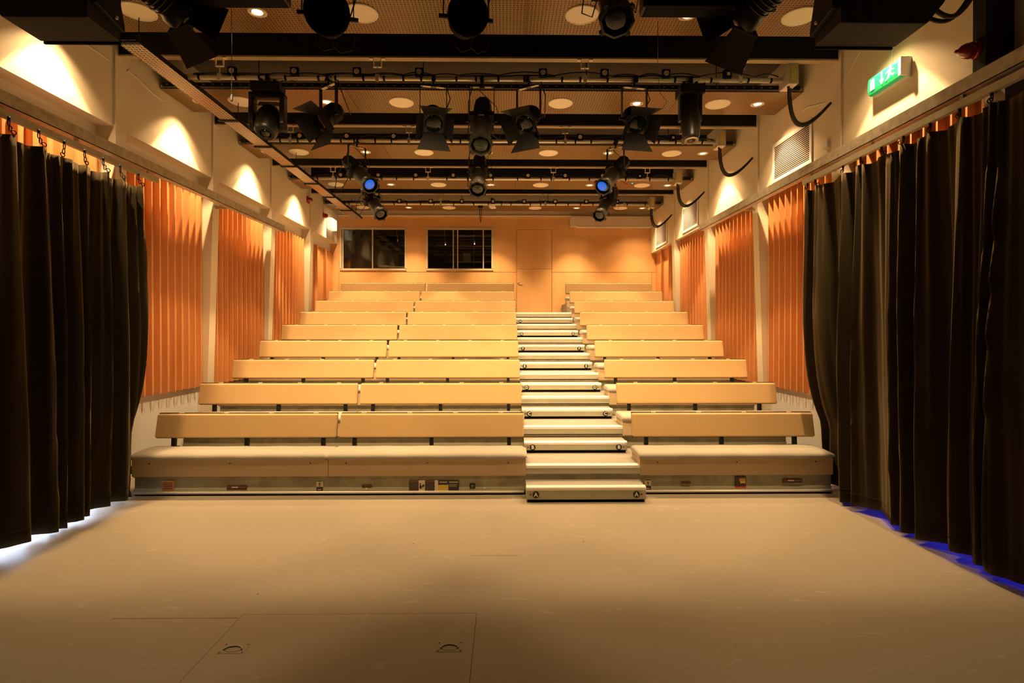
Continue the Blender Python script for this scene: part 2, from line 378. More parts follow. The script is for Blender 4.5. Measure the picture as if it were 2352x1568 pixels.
# ------------------------------------------------------------------ retractable seating
Y0, PY, PZ, Z1 = 5.73, .85, .26, .306
SXL, SXR, AXL, AXR = -3.93, 3.47, .222, 1.425
for k in range(8):
    yn = Y0+PY*k; z = Z1+PZ*k
    t = thing('seating_tier', 'carpeted seating tier on the level reached from the step marked %s' % 'ABCDEFGH'[k], 'seating platform', (0, yn, z-PZ), 'telescopic seating tiers')
    yend = yn+PY+.02 if k < 7 else YB-.01
    MB().box(SXL, SXR, yn+.03, yend, z-.03, z).build('deck', M_CARPET, t)
    MB().box(SXL, AXL-.005, yn+.022, yn+.03, z-.085, z-.002).box(AXR+.005, SXR, yn+.022, yn+.03, z-.085, z-.002).box(AXL-.005, AXR+.005, yn, yn+.03, z-.09, z-.030).build('edge_beam', M_GALVC, t)
    zb = z-PZ if k else 0.03
    MB().box(SXL+.03, SXR-.02, yn+.06, yn+.07, max(zb, .03), z-.03).build('riser_panel', M_GALVP, t)
    if k: MB().box(SXL+.03, SXR-.02, yn+.045, yn+.06, zb+.002, zb+.055).build('riser_kick_strip', M_GALVC, t)
    MB().prism([(yn-.004, z-.030), (yn-.004, z-.002), (yn+.004, z+.004), (yn+.065, z+.006), (yn+.065, z), (yn+.004, z-.030)], AXL, AXR, axis='x').build('nosing', M_NOSE, t)
    MB().box(SXL+.02, SXR-.02, yn+.03, yn+.055, z-.125, z-.105).build('under_rail', M_GALV, t)
    for sx in (SXL, SXR): MB().box(sx-.045 if sx < 0 else sx-.03, sx+.03 if sx < 0 else sx+.045, yn+.55, yn+.84, z-.02, z+.045).build('side_bracket', M_BLK, t)
for k, (xa, xb) in enumerate(((-3.90, .21), (1.43, 3.48))):
    tag(MB().box(xa, xb, Y0+8*PY+.01, YB-.02, Z1+7*PZ+.001, Z1+8*PZ).build('seating_plinth', M_GALVP), 'metal plinth under the back row %s the aisle' % ('left of', 'right of')[k], 'plinth')
# aisle steps with lettered badges
for k in range(8):
    yn = Y0+PY*k-.28; zt = (.153 if k == 0 else Z1+PZ*(k-1)+.129); zb = (0 if k == 0 else Z1+PZ*(k-1)+.006)
    ch = 'ABCDEFGH'[k]; xa, xb = AXL-.008 + (.01 if k else 0), AXR-.008
    t = thing('aisle_step', 'aisle step box with badges lettered %s' % ch if k < 7 else 'top aisle step box with one badge lettered H', 'step', ((xa+xb)/2, yn, zb), 'lettered aisle steps')
    MB().box(xa, xb, yn, yn+.012, zb+.030, zt-.028).build('front_panel', M_GALVC, t)
    MB().box(xa, xa+.012, yn+.012, yn+.30, zb+.015, zt-.028).box(xb-.012, xb, yn+.012, yn+.30, zb+.015, zt-.028).build('side_panel', M_GALVC, t)
    MB().box(xa+.01, xb-.01, yn+.02, yn+.30, zb, zb+.05).build('base', M_BLKM, t)
    MB().box(xa, xb, yn+.055, yn+.305, zt-.028, zt).build('tread', M_CARPET, t)
    MB().prism([(yn-.003, zt-.030), (yn-.003, zt-.006), (yn+.004, zt+.003), (yn+.058, zt+.006), (yn+.058, zt-.028)], xa-.002, xb+.002, axis='x').build('nosing', M_NOSE, t)
    zc = (zb+zt)/2+.002
    for s, bx in ((-1, xa+.095), (1, xb-.095)):
        if not (k == 7 and s == 1):
            r = .034
            bg = MB().lathe([(r, -.002), (r, .003)], Matrix.Translation((bx, yn-.001, zc)) @ Matrix.Rotation(PI/2, 4, 'X'), 24, smooth=False).build('letter_badge', M_BADGE, t)
            text(ch, .056, (bx, yn-.0055, zc), M_LETTER, bg)
        MB().lathe([(.007, 0), (.007, .004)], Matrix.Translation((bx+s*.052, yn, zc+.002)) @ Matrix.Rotation(PI/2, 4, 'X'), 8).build('screw', M_BLK, t)
# base frame under the front row
t = thing('seating_base_frame', 'galvanised base frame with safety stickers under the front row', 'base frame', (0, 5.80, 0))
YF = 5.744
MB().box(-3.88, 3.47, YF, YF+.01, .045, .215).build('base_panel', M_GALVP, t)
MB().box(-3.88, 3.47, YF-.012, YF, .045, .075).build('base_lip', M_GALVC, t)
MB().tube([(-3.90, 5.722, .030), (.20, 5.722, .030)], .014, 12).tube([(1.44, 5.722, .030), (3.47, 5.722, .030)], .014, 12).build('floor_bar', M_NOSE, t)
MB().box(-3.88, 3.47, YF-.005, YF+.03, 0, .02).build('floor_seal', M_BLKM, t)
def px(x): return (x-1161)*YF/1250.
def pz(y): return 1.713-(y-762)*YF/1250.
def sticker(nm, x0, x1, y0, y1, m, lab=None, dy=.0):
    a = MB().box(px(x0), px(x1), YF-.0135-dy, YF-.001-dy, pz(y1)+.0, pz(y0)).build(nm, m, t)
    if lab: a['label'] = lab
    return a
def sub(par, nm, x0, x1, y0, y1, m, dy=.0015):
    MB().box(px(x0), px(x1), YF-.0135-dy, YF-.0135, pz(y1), pz(y0)).build(nm, m, par)
s = sticker('warning_sticker', 379, 407, 1101, 1129, M_ORN, 'orange warning sticker with a hatched border')
for i in range(7): sub(s, 'hatch_mark', 380+i*3.9, 382+i*3.9, 1126, 1129, M_YEL)
for y in (1105, 1109, 1113, 1118): sub(s, 'printed_line', 382, 404, y, y+1.6, M_MAR)
for a, bb in ((526, 572),):
    s = sticker('name_plate', a, bb, 1113, 1122.5, M_MAR, 'maroon maker plate')
    sub(s, 'printed_line', a+1.5, a+9, 1115.2, 1117, M_STKB); sub(s, 'printed_line', a+11.5, a+26, 1115, 1117.5, M_STKL); sub(s, 'printed_line', a+27.5, a+44, 1115.4, 1117, M_CTRL)
s = sticker('name_plate', 833, 855, 1112.5, 1117, M_MAR, 'small maroon plate'); sub(s, 'printed_line', 838, 846, 1114, 1115, M_CTRL)
for a in (730, 1482.5):
    s = sticker('hand_warning_sticker', a, a+14.5, 1101, 1128, M_STKL, 'pale sticker with a raised hand symbol')
    sub(s, 'dark_block', a, a+14.5, 1116, 1128, M_STK); sub(s, 'dark_block', a+.5, a+14, 1101, 1103.6, M_STK)
    sub(s, 'hand_symbol', a+6, a+9, 1107, 1112, M_MAR); sub(s, 'hand_symbol', a+6.8, a+8.2, 1112, 1116, M_MAR)
    ring = MB(); pts = [(px(a+7.4)+.021*math.cos(q*PI/8), YF-.0145, pz(1110)+.021*math.sin(q*PI/8)) for q in range(17)]
    ring.tube(pts, .0016, 5).build('ring_symbol', M_ORN, s)
    sub(s, 'printed_line', a+3, a+11, 1121.5, 1123, M_STKL, .002)
s = sticker('instruction_sticker', 941, 963, 1102.5, 1127, M_STK, 'dark instruction sticker with brick red header'); sub(s, 'header', 941, 963, 1102.5, 1105.5, M_STKB)
for i in range(6): sub(s, 'printed_line', 943, 961, 1107.5+i*3, 1108.2+i*3, M_CTRL)
s = sticker('reading_person_sticker', 963, 977.5, 1102.5, 1127, M_STKL, 'pale sticker with a black reading figure')
hx, hz = px(967), pz(1110)
MB().lathe([(.0085, 0), (.0085, .002)], Matrix.Translation((hx, YF-.0135, hz)) @ Matrix.Rotation(PI/2, 4, 'X'), 12).prism([(hx-.009, hz-.048), (hx-.009, hz-.012), (hx+.007, hz-.012), (hx+.012, hz-.022), (hx+.012, hz-.048)], YF-.0155, YF-.0135).prism([(hx+.012, hz-.03), (hx+.034, hz-.03), (hx+.045, hz-.014), (hx+.034, hz-.004), (hx+.022, hz-.010)], YF-.0155, YF-.0135).build('figure', M_BADGE, s)
s = sticker('instruction_sticker', 977.5, 999.5, 1102.5, 1127, M_STK, 'dark instruction sticker right of the reading figure'); sub(s, 'header', 977.5, 999.5, 1102.5, 1105.5, M_STKB)
for i in range(6): sub(s, 'printed_line', 979.5, 997.5, 1107.5+i*3, 1108.2+i*3, M_CTRL)
sticker('pale_strip', 999.5, 1007.5, 1102.5, 1127.5, M_STKL)
s = sticker('data_sticker', 1007.5, 1055, 1102.5, 1127, M_STK, 'black and yellow data sticker')
sub(s, 'yellow_block', 1007.5, 1031, 1112.5, 1127.5, M_YEL); sub(s, 'grey_block', 1032.5, 1050, 1110, 1117.5, M_CTRL)
sub(s, 'printed_line', 1011, 1028, 1105.2, 1107, M_STKL); sub(s, 'printed_line', 1033, 1053, 1105.2, 1107, M_STKL)
s = sticker('power_socket', 1080, 1092, 1110, 1121, M_BLK, 'black power inlet', .004)
MB().lathe([(.017, 0), (.017, .006), (.011, .006), (.011, .002)], Matrix.Translation((px(1086), YF-.0175, pz(1115.5))) @ Matrix.Rotation(PI/2, 4, 'X'), 16).build('socket_rim', M_CTRL, s)
s = sticker('name_plate', 1567, 1589, 1107.5, 1112, M_MAR, 'small maroon plate right of the aisle')
s = sticker('safety_sticker', 1692, 1717, 1095.5, 1121.5, M_STK, 'black sticker with a yellow block and red foot')
sub(s, 'red_block', 1692, 1717, 1118, 1121.5, M_STKR); sub(s, 'yellow_block', 1701, 1715.5, 1099.5, 1106, M_ORN); sub(s, 'yellow_block', 1703.5, 1715.5, 1106, 1111, M_YEL)
s = sticker('name_plate', 1803, 1848, 1102, 1110.5, M_MAR, 'maroon maker plate near the right curtain')
sub(s, 'printed_line', 1805, 1812, 1104.5, 1106, M_STKB); sub(s, 'printed_line', 1814, 1829, 1104.2, 1106.4, M_STKL); sub(s, 'printed_line', 1830, 1846, 1104.5, 1106, M_CTRL)
for bx in (844, 1114): MB().lathe([(.008, 0), (.008, .008)], Matrix.Translation((px(bx), YF-.012, .068)) @ Matrix.Rotation(PI/2, 4, 'X'), 8).build('bolt', M_NOSE, t)

# benches (local coordinates: x along the bench from 0, y from the fascia, z from the deck line of the front row)
def make_bench(L, Lb, xb0, sup):
    t = thing('upholstered_bench', '', 'bench', (0, 0, 0), 'upholstered benches of the tiered seating', local=True)
    MB().box(0, L, 0, .02, .197, .375).build('fascia', M_FASCIA, t, bevel=.003, seg=1)
    MB().box(.002, .022, .02, .37, .309, .372).build('end_panel', M_FASCIA, t)
    MB().box(L-.022, L-.002, .02, .37, .309, .372).build('end_panel', M_FASCIA, t)
    MB().box(.02, L-.02, .03, .37, .33, .37).build('seat_board', M_BLKM, t)
    # cushion with crowned top and rounded edges
    c = MB(); nx, prof = 26, []
    for (y, z) in [(.02, .372), (-.022, .378), (-.030, .392), (-.028, .410), (-.012, .428), (.02, .439), (.10, .447), (.24, .450), (.35, .446), (.385, .432), (.395, .410), (.39, .380), (.36, .372)]:
        prof.append((y, z))
    vs = []; n = len(prof)
    for i in range(nx+1):
        u = i/nx; x = -.012 + (L+.024)*u
        e = min(u, 1-u)*nx; sh = (1, .93, .98, 1)[min(int(e), 3)] if e >= 1 else .80
        if e < 1: x += .0
        for (y, z) in prof:
            yc, zc = .18, .395
            wz = .0015*math.sin(9*u*PI+.7)
            vs.append((x, yc+(y-yc)*(.93 if e < 1 else 1 if e >= 2 else .985), zc+(z-zc)*(.55 if e < 1 else .9 if e < 2 else 1)+wz))
    # squeeze the outer rings together for a tight rounded end
    vs = [(-.012 if i < n else (.004 if i < 2*n else (.03 if i < 3*n else v[0])) if i < 3*n else v[0], v[1], v[2]) for i, v in enumerate(vs)]
    tot = len(vs)
    vs = [(L+.012 if i >= tot-n else (L-.004 if i >= tot-2*n else (L-.03 if i >= tot-3*n else v[0])), v[1], v[2]) for i, v in enumerate(vs)]
    fs = [(i*n+k, i*n+(k+1) % n, (i+1)*n+(k+1) % n, (i+1)*n+k) for i in range(nx) for k in range(n)]
    c.add(vs, fs, True); c.f += [tuple(range(n)), tuple(reversed(range(nx*n, nx*n+n)))]; c.sm += [False, False]
    c.build('seat_cushion', M_SEAT, t)
    # back cushion: leaning slab with soft edges
    c = MB(); z0, z1 = .535, .793; yb, yt = .345, .402
    c.prism([(yb, z0), (yt, z1), (yt+.05, z1), (yb+.05, z0)], xb0, xb0+Lb, axis='x').build('backrest', M_BACK, t, bevel=.020, seg=4)
    MB().prism([(yb+.035, z0-.008), (yt+.035, z1+.008), (yt+.065, z1+.008), (yb+.065, z0-.008)], xb0+.006, xb0+Lb-.006, axis='x').build('backrest_shell', M_MARL, t)
    m = MB()
    for i in range(4):
        x = xb0+Lb*(i+.5)/4
        o = MB().box(x-.024, x-.012, yt+.030, yt+.052, z1+.003, z1+.011).box(x-.006, x+.006, yt+.030, yt+.052, z1+.003, z1+.011).box(x+.012, x+.024, yt+.030, yt+.052, z1+.003, z1+.011).build('seat_number_tab', M_STKL, t)
    for x in sup:
        o = MB().prism([(.355, .33), (.375, .60), (.415, .60), (.395, .33)], x-.021, x+.021, axis='x').build('support_bracket', M_BLK, t)
    for i in range(3):
        x = L*(.09+.41*i)
        MB().lathe([(.007, 0), (.007, .003)], Matrix.Translation((x, 0, .335)) @ Matrix.Rotation(PI/2, 4, 'X'), 8).build('screw', M_BLK, t)
    return t
M_MARL = mat('dark_backrest_shell', (.06, .025, .015), .5)
kinds = [(-3.905, 2.045, 2.01, .012, (.21, 1.02, 1.87), 'near the left wall'), (-1.856, 2.076, 2.06, .006, (.17, 1.03, 1.90), 'beside the left of the aisle stair'),
         (1.425, 2.06, 2.066, .006, (.165, 1.02, 1.85), 'right of the aisle stair')]
for (x0, L, Lb, xb0, sup, where) in kinds:
    proto = make_bench(L, Lb, xb0, sup)
    for k in range(9):
        rw = {0: 'front row', 8: 'back row'}.get(k, 'row level with step %s' % 'ABCDEFGHI'[k])
        lab = 'tan upholstered bench %s, %s' % (where, rw)
        loc = (x0, Y0+PY*k, PZ*k)
        if k == 0: proto.location = loc; proto['label'] = lab
        else: dup(proto, loc, lab)

# ------------------------------------------------------------------ floor hatch
t = thing('floor_hatch', 'painted hatch lid with two ring pulls let into the stage floor', 'hatch', (-.88, 2.9, 0))
HX0, HX1, HY0, HY1 = -1.588, -.175, 2.05, 3.303
MB().box(HX0-.004, HX1+.003, HY0, HY1+.006, 0, .0006).build('hatch_gap', M_GAP, t)
MB().box(HX0, HX1, HY0+.005, HY1, .0006, .0022).build('hatch_lid', M_FLOOR, t)
for cx in (-1.465, -.301):
    cy = 2.95
    p = MB().box(cx-.072, cx+.072, cy-.045, cy+.045, .0022, .0036).build('pull_plate', M_FLOOR, t)
    MB().tube([(cx-.048*math.cos(a*PI/10), cy-.018+.036*math.sin(a*PI/10), .007) for a in range(11)], .0042, 6).build('ring_pull', M_GALVC, p)
    MB().tube([(cx+.046*math.cos(a*PI/8), cy-.006+.028*math.sin(a*PI/8), .0038) for a in range(17)], .0012, 4).build('finger_recess', M_GAP, p)
    sc = MB()
    for sx in (-.06, .06):
        for sy in (-.036, .036): sc.lathe([(.0045, 0), (.0045, .0012)], Matrix.Translation((cx+sx, cy+sy, .0036)), 8)
    sc.build('screws', M_GAP, p)
struct('trim_3', MB().box(-2.35, HX0-.01, 3.270, 3.273, 0, .0007).box(-.27, .10, 4.16, 4.1625, 0, .0007, Matrix.Translation((0, 0, 0))), M_GAP, 'fine joint lines in the stage floor')

# ------------------------------------------------------------------ curtain rails and curtains
def rail(side):
    s = -1 if side == 'left' else 1
    xi = -3.87 if s < 0 else 3.37                  # inner face
    yend = 9.62 if s < 0 else 9.42; z0, z1 = 3.470, 3.577
    t = thing('curtain_rail', 'long galvanised rail carrying the curtain track on the %s side' % side, 'rail', (xi, 5, 3.4))
    xa, xb = sorted((xi, xi+s*.09))
    b = MB().box(xa, xb, .4, yend, z1-.006, z1).box(*sorted((xi, xi+s*.006)), .4, yend, z0, z1-.006).box(*sorted((xi, xi+s*.09)), .4, yend, z0, z0+.006)
    b.build('steel_channel', M_GALV, t)
    sa, sb = sorted((xi+s*.091, -4.19 if s < 0 else 3.64)); MB().box(sa, sb, .4, yend, 3.582, 3.60).build('unseen_shade_board', M_BLKM, t)  # unseen board, added to cast the shadow band across the slats
    ye = 6.14
    xa, xb = sorted((xi+s*.00, xi+s*.045))
    MB().box(xa, xb, .4, ye, 3.378, 3.432).build('curtain_track', M_GALVC, t)
    for y in (1.2, 2.6, 4.0, 5.0, 6.0):
        MB().box(xa+.01, xb-.01, y-.015, y+.015, 3.43, 3.472).build('track_clamp', M_GALV, t)
    xw = (-4.25 if s < 0 else 3.72)
    for y in BEAM_Y[:3]:
        xa, xb = sorted((xi+s*.08, xw)); MB().box(xa, xb, y-.02, y+.02, 3.50, 3.54).build('wall_bracket', M_GALV, t)
rail('left'); rail('right')

def curtain(side, ye, hooks, ztop, seed, label):
    rnd = random.Random(seed); s = -1 if side == 'left' else 1
    xc = -3.835 if s < 0 else 3.40
    t = thing('stage_curtain', label, 'curtain', (xc, 3, 0))
    # fold phase map
    y = ye; ph = [(ye, 0.)]
    while y > .4:
        w = rnd.choice((.10, .13, .17, .22, .27, .33, .42))*rnd.uniform(.9, 1.1); y -= w; ph.append((y, ph[-1][1]+1))
    amps = [rnd.uniform(.45, 1.35) for _ in ph]
    def phase(y):
        for (a, p), (b2, q) in zip(ph, ph[1:]):
            if y >= b2:
                return p+(a-y)/(a-b2)
        return ph[-1][1]
    def fold(y, z):
        h = max(0, min(1, (ztop-z)/ztop))
        yy = y+.07*h*math.sin(1.9*y+seed)+.03*h*math.sin(5.3*y+2*seed)+.006*math.sin(2*z+y*4)
        p = phase(yy); k = min(int(p), len(amps)-1)
        c = math.cos(2*PI*p); am = amps[k]
        f = (abs(c)**.75)*(1 if c > 0 else -1)
        a = (.026+.050*min(1, h*2.2))*am
        return a*f+.012*math.sin(2*PI*p*2.6+seed+.5*z)*(1-h*.3)+.007*math.sin(2*PI*p*4.3+1.5*z)*(1-h*.5)+.004*math.sin(6*z+9*p)*h
    y_in = 5.42 if s > 0 else 5.50
    def push(y, z):          # the free end is held outside the end of the front bench
        u = max(0, min(1, (y-y_in)/.24)); v = max(0, min(1, (2.7-z)/2.0))**4; u = u*u*(3-2*u)
        return s*.20*u*v
    def sag(y):
        for a, b2 in zip(hooks, hooks[1:]):
            if b2 <= y <= a:
                u = (a-y)/(a-b2); return .030*math.sin(PI*u)
        return 0
    NY = int((ye-.4)/.0125); NZ = 34; vs = []
    for j2 in range(NZ+1):
        v = (j2/NZ)
        for i in range(NY+1):
            yy = ye-(ye-.4)*i/NY; zt = ztop-sag(yy); zb = (.040 if s < 0 else .050)+.018*math.sin(yy*7+seed)
            z = zt+(zb-zt)*v
            vs.append((xc-s*fold(yy, z)+push(yy, z), yy+.02*v*math.sin(z*1.3), z))
    fs = [(j2*(NY+1)+i, j2*(NY+1)+i+1, (j2+1)*(NY+1)+i+1, (j2+1)*(NY+1)+i) for j2 in range(NZ) for i in range(NY)]
    m = MB(); m.add(vs, fs, True); o = m.build('curtain_cloth', M_CURT, t)
    sd = o.modifiers.new('thick', 'SOLIDIFY'); sd.thickness = .004
    # stitched hem ridge
    hv = []; NYh = NY
    for i in range(NYh+1):
        yy = ye-(ye-.4)*i/NYh; z = .17
        hv.append((xc-s*(fold(yy, z)+.004)+push(yy, z), yy+.02*math.sin(z*1.3), z))
    MB().tube(hv, .0022, 4).build('hem_stitching', M_CURT, t)
    for hy in hooks:
        if hy > ye+.01: hy = ye
        x = xc-s*fold(hy, ztop)*.9; xt = (-3.848 if s < 0 else 3.392)
        k = MB().tube([(xt, hy, 3.382), (xt, hy, 3.355)], .011, 6)
        zt = 3.355; zb = ztop+.004
        for q in range(2):
            zc = zt-(zt-zb)*(q+.5)/2.4; h2 = (zt-zb)/4.2
            ax = (1, 0) if q % 2 else (0, 1)
            k.tube([(xt+(x-xt)*(q/3)+.011*math.cos(a*PI/5)*ax[0], hy+.011*math.cos(a*PI/5)*ax[1], zc+h2*math.sin(a*PI/5)) for a in range(11)], .0042, 5)
        k.tube([(x-.0, hy-.024, zb+.012), (x, hy-.016, zb+.024), (x, hy, zb+.028), (x, hy+.016, zb+.024), (x, hy+.024, zb+.012), (x, hy+.012, zb-.004), (x, hy-.012, zb-.004), (x, hy-.024, zb+.012)], .0042, 5)
        k.build('curtain_hook', M_BLK, t)
lh = [5.77, 5.50, 5.27, 5.04, 4.81, 4.55, 4.28] + [4.28-.265*i for i in range(1, 15)]
rh = [6.07, 5.92, 5.43, 5.16, 4.87, 4.60, 4.31, 4.03] + [4.03-.27*i for i in range(1, 14)]
curtain('left', 5.78, lh, 3.245, 3, 'black wool stage curtain hanging on the left side')
curtain('right', 6.08, rh, 3.312, 11, 'black wool stage curtain hanging on the right side')

# ------------------------------------------------------------------ perforated ceiling panels, downlights, speakers discs
pos_name = ['against the left wall', 'left of centre', 'at the centre', 'right of centre', 'against the right wall']
panel_name = ['nearest the stage', 'above the front rows', 'above the middle rows', 'above the upper rows', 'before the back wall']
def make_downlight():
    t = thing('downlight', '', 'downlight', (0, 0, 0), 'recessed downlights in the perforated panels', local=True)
    MB().lathe([(.086, 0), (.086, -.004), (.074, -.010), (.066, -.010), (.066, 0)], None, 24, caps=False).build('trim_ring', M_CREAM, t)
    MB().lathe([(.066, -.006), (.05, -.001)], None, 24, caps=False).build('reflector', M_REFL, t)
    MB().lathe([(.05, -.0022), (.05, -.001)], None, 20).build('lamp', M_GLOW, t)
    return t
def make_disc():
    t = thing('ceiling_speaker', '', 'ceiling speaker', (0, 0, 0), 'round cream ceiling speakers', local=True)
    MB().lathe([(.158, 0), (.158, -.006), (.150, -.012), (.140, -.012), (.138, -.008)], None, 32, caps=False).build('rim', M_DISC, t)
    MB().lathe([(.139, -.009), (.139, -.001)], None, 32).build('grille', M_DISC, t)
    return t
dl = ds = None
LX = [-3.93, -2.30, -.29, 1.71, 3.29]; DX = [-3.40, -1.34, .72, 2.77]
ZP = 4.68
for i, yc in enumerate(PANEL_Y):
    t = thing('perforated_ceiling_panel', 'perforated steel ceiling panel %s' % panel_name[i], 'ceiling panel', (0, yc, ZP), 'perforated ceiling panels between the beams')
    MB().box(XL+.01, XR-.01, yc-.35, yc+.35, ZP, ZP+.012).build('perforated_sheet', M_PERF, t)
    MB().box(XL+.01, XR-.01, yc-.35, yc-.345, ZP+.012, ZP+.05).box(XL+.01, XR-.01, yc+.345, yc+.35, ZP+.012, ZP+.05).build('panel_upstand', M_GALVC, t)
    MB().box(XL+.06, XR-.07, yc-.395, yc-.355, ZP+.012, ZP+.062).build('slotted_channel', M_BLK, t)
    m = MB()
    for q in range(70):
        x = XL+.12+q*.11
        if x < XR-.1: m.box(x-.012, x+.012, yc-.3965, yc-.395, ZP+.030, ZP+.044)
    m.build('channel_slots', M_CTRL, t)
    m = MB()
    for x in (-3, -1, 1, 2.6): m.tube([(x, yc-.375, ZP+.06), (x, yc-.375, ZC)], .006, 6)
    m.build('hanging_rods', M_BLK, t)
    m = MB()
    for x in (-1.95, .2, 2.2): m.box(x-.003, x+.003, yc-.349, yc+.349, ZP-.0012, ZP)
    m.build('sheet_joints', M_GAP, t)
    for j2, x in enumerate(LX):
        lab = 'downlight %s in the perforated panel %s' % (pos_name[j2], panel_name[i])
        if dl is None: dl = make_downlight(); dl.location = (x, yc, ZP); dl['label'] = lab; o = dl
        else: o = dup(dl, (x, yc, ZP), lab)
        edge = j2 in (0, 4)
        # reflector beam: bright core, wider field with a shielding cut-off, faint spill
        for part_, deg_, blend_, k_ in (('core', 54, 1., .36*(1.4 if i == 0 else 1)), ('field', 81, .7 if i == 4 else .18, 1.3*(.05 if i == 0 and not edge else .6 if edge else 1)), ('spill', 112, .6, .26 if edge else .03 if i == 0 else .08)):
            ld = bpy.data.lights.new('downlight_'+part_, 'SPOT'); ld.energy = DOWN_W*k_*(1 if edge or i == 0 else .86); ld.color = WARM
            ld.spot_size = math.radians(deg_); ld.spot_blend = blend_; ld.shadow_soft_size = .04
            lo = bpy.data.objects.new('downlight_'+part_, ld); COL.objects.link(lo); lo.location = (x, yc, ZP-.02)
    for j2, x in enumerate(DX):
        lab = 'round cream ceiling speaker, %s, in the panel %s' % (('leftmost', 'second from the left', 'third from the left', 'rightmost')[j2], panel_name[i])
        if ds is None: ds = make_disc(); ds.location = (x, yc, ZP); ds['label'] = lab
        else: dup(ds, (x, yc, ZP), lab)
# beams of the lamps on the bar over the stage, aimed at the seats
for x in (-2.5, -.9, .4, 1.88):
    ld = bpy.data.lights.new('stage_wash', 'SPOT'); ld.energy = STAGE_W; ld.color = WARM; ld.spot_size = math.radians(82); ld.spot_blend = 1.; ld.shadow_soft_size = .08
    lo = bpy.data.objects.new('stage_wash', ld); COL.objects.link(lo); lo.location = (x, 4.36, 4.03); lo.rotation_euler = (math.radians(52), 0, 0)

# ------------------------------------------------------------------ cable tray
t = thing('cable_tray', 'long perforated steel cable tray hanging beside the left ends of the bars', 'cable tray', (-3.57, 8.7, 4.45))
MB().box(-3.67, -3.47, 5.17, 13.3, 4.45, 4.454).build('tray_base', M_TRAY, t)
MB().box(-3.674, -3.67, 5.17, 13.3, 4.45, 4.50).box(-3.47, -3.466, 5.17, 13.3, 4.45, 4.50).build('tray_side', M_BLK, t)
for y in (5.19, 7.1, 8.1, 9.05, 10.1, 11.1, 12.3):
    MB().box(-3.70, -3.44, y-.02, y+.02, 4.430, 4.448).tube([(-3.69, y, 4.44), (-3.69, y, 4.72)], .005, 6).tube([(-3.45, y, 4.44), (-3.45, y, 4.72)], .005, 6).build('tray_hanger', M_BLK, t)

# ------------------------------------------------------------------ lighting bars
ZB = 4.50
bar_names = ['over the stage nearest the camera', 'over the front row', 'over the second beam back', 'over the middle rows', 'nearest the back wall']
def lerp_pts(a, b2, sagz, n=8, dy=0):
    a, b2 = Vector(a), Vector(b2); return [a.lerp(b2, i/n)+Vector((0, dy*math.sin(PI*i/n), -sagz*math.sin(PI*i/n))) for i in range(n+1)]
BARX = [(-3.5, 3.1), (-3.51, 3.08), (-3.62, 3.10), (-3.56, 3.09), (-3.55, 3.20)]
for i, yc in enumerate(BEAM_Y):
    xa, xb = BARX[i]
    t = thing('lighting_bar', 'aluminium lighting bar with sockets %s' % bar_names[i], 'lighting bar', (0, yc, ZB), 'lighting bars across the ceiling')
    MB().tube([(xa, yc, ZB), (xb, yc, ZB)], .025, 14).build('pipe', M_PIPE, t)
    MB().tube([(xa-.01, yc, ZB), (xa+.03, yc, ZB)], .028, 14).build('end_cap', M_BLK, t)
    for x in (-3.12, -1.40, .88, 2.60):
        if i == 4: x += .0
        m = MB().box(x-.085, x-.04, yc-.045, yc+.0, 4.695, 4.707).box(x+.04, x+.085, yc-.045, yc+.0, 4.695, 4.707)
        m.box(x-.045, x-.038, yc-.03, yc-.0, 4.62, 4.70).box(x+.038, x+.045, yc-.03, yc-.0, 4.62, 4.70).box(x-.045, x+.045, yc-.03, yc, 4.612, 4.622)
        m.tube([(x, yc-.015, 4.615), (x, yc-.01, 4.53)], .008, 6).box(x-.022, x+.022, yc-.033, yc+.033, 4.50, 4.535).box(x-.018, x+.018, yc-.034, yc-.027, 4.455, 4.53)
        m.build('beam_clamp', M_CREAM if i % 2 else M_GALVC, t)
    xs = [(-2.97+.677*k) for k in range(9)]
    for x in xs:
        if x > xb-.3 or (abs(x+.26) < .1 and i == 1): continue
        turned = (x > 2.3)
        bx = MB().box(x-.043, x+.043, yc-.06, yc-.018, 4.505, 4.592).build('socket_box', M_BLKM, t)
        if not turned:
            MB().lathe([(.029, 0), (.029, .003)], Matrix.Translation((x, yc-.0605, 4.548)) @ Matrix.Rotation(PI/2, 4, 'X'), 20).build('socket_face', M_CREAM, bx)
            hh = MB()
            for ax, az in ((-.012, -.006), (.012, -.006), (0, .013)): hh.lathe([(.004, 0), (.004, .0015)], Matrix.Translation((x+ax, yc-.0635, 4.548+az)) @ Matrix.Rotation(PI/2, 4, 'X'), 8)
            hh.build('socket_holes', M_BLK, bx)
        else: MB().box(x-.01, x+.022, yc-.066, yc-.06, 4.53, 4.56).build('socket_cover', M_CREAM, bx)
    rnd = random.Random(i*5+2)
    m = MB(); x = xa+.1
    while x < xb-.1:
        x2 = min(xb-.05, x+rnd.uniform(.25, .7)); m.tube(lerp_pts((x, yc-.01, 4.535), (x2, yc-.012, 4.535), -rnd.uniform(.005, .045), 7, rnd.uniform(-.02, .01)), .007, 5)
        if rnd.random() < .6: m.tube(lerp_pts((x, yc+.012, 4.53), (x2+.02, yc+.008, 4.53), -rnd.uniform(.0, .03), 6), .009, 5)
        x = x2
    m.build('bar_cable', M_CABLE, t)
    x = xa+.15
    while x < xb:
        MB().tube([(x, yc, ZB), (x+.022, yc, ZB)], .0275, 12).build('tape_band', M_BLKM, t); x += rnd.uniform(.18, .45)
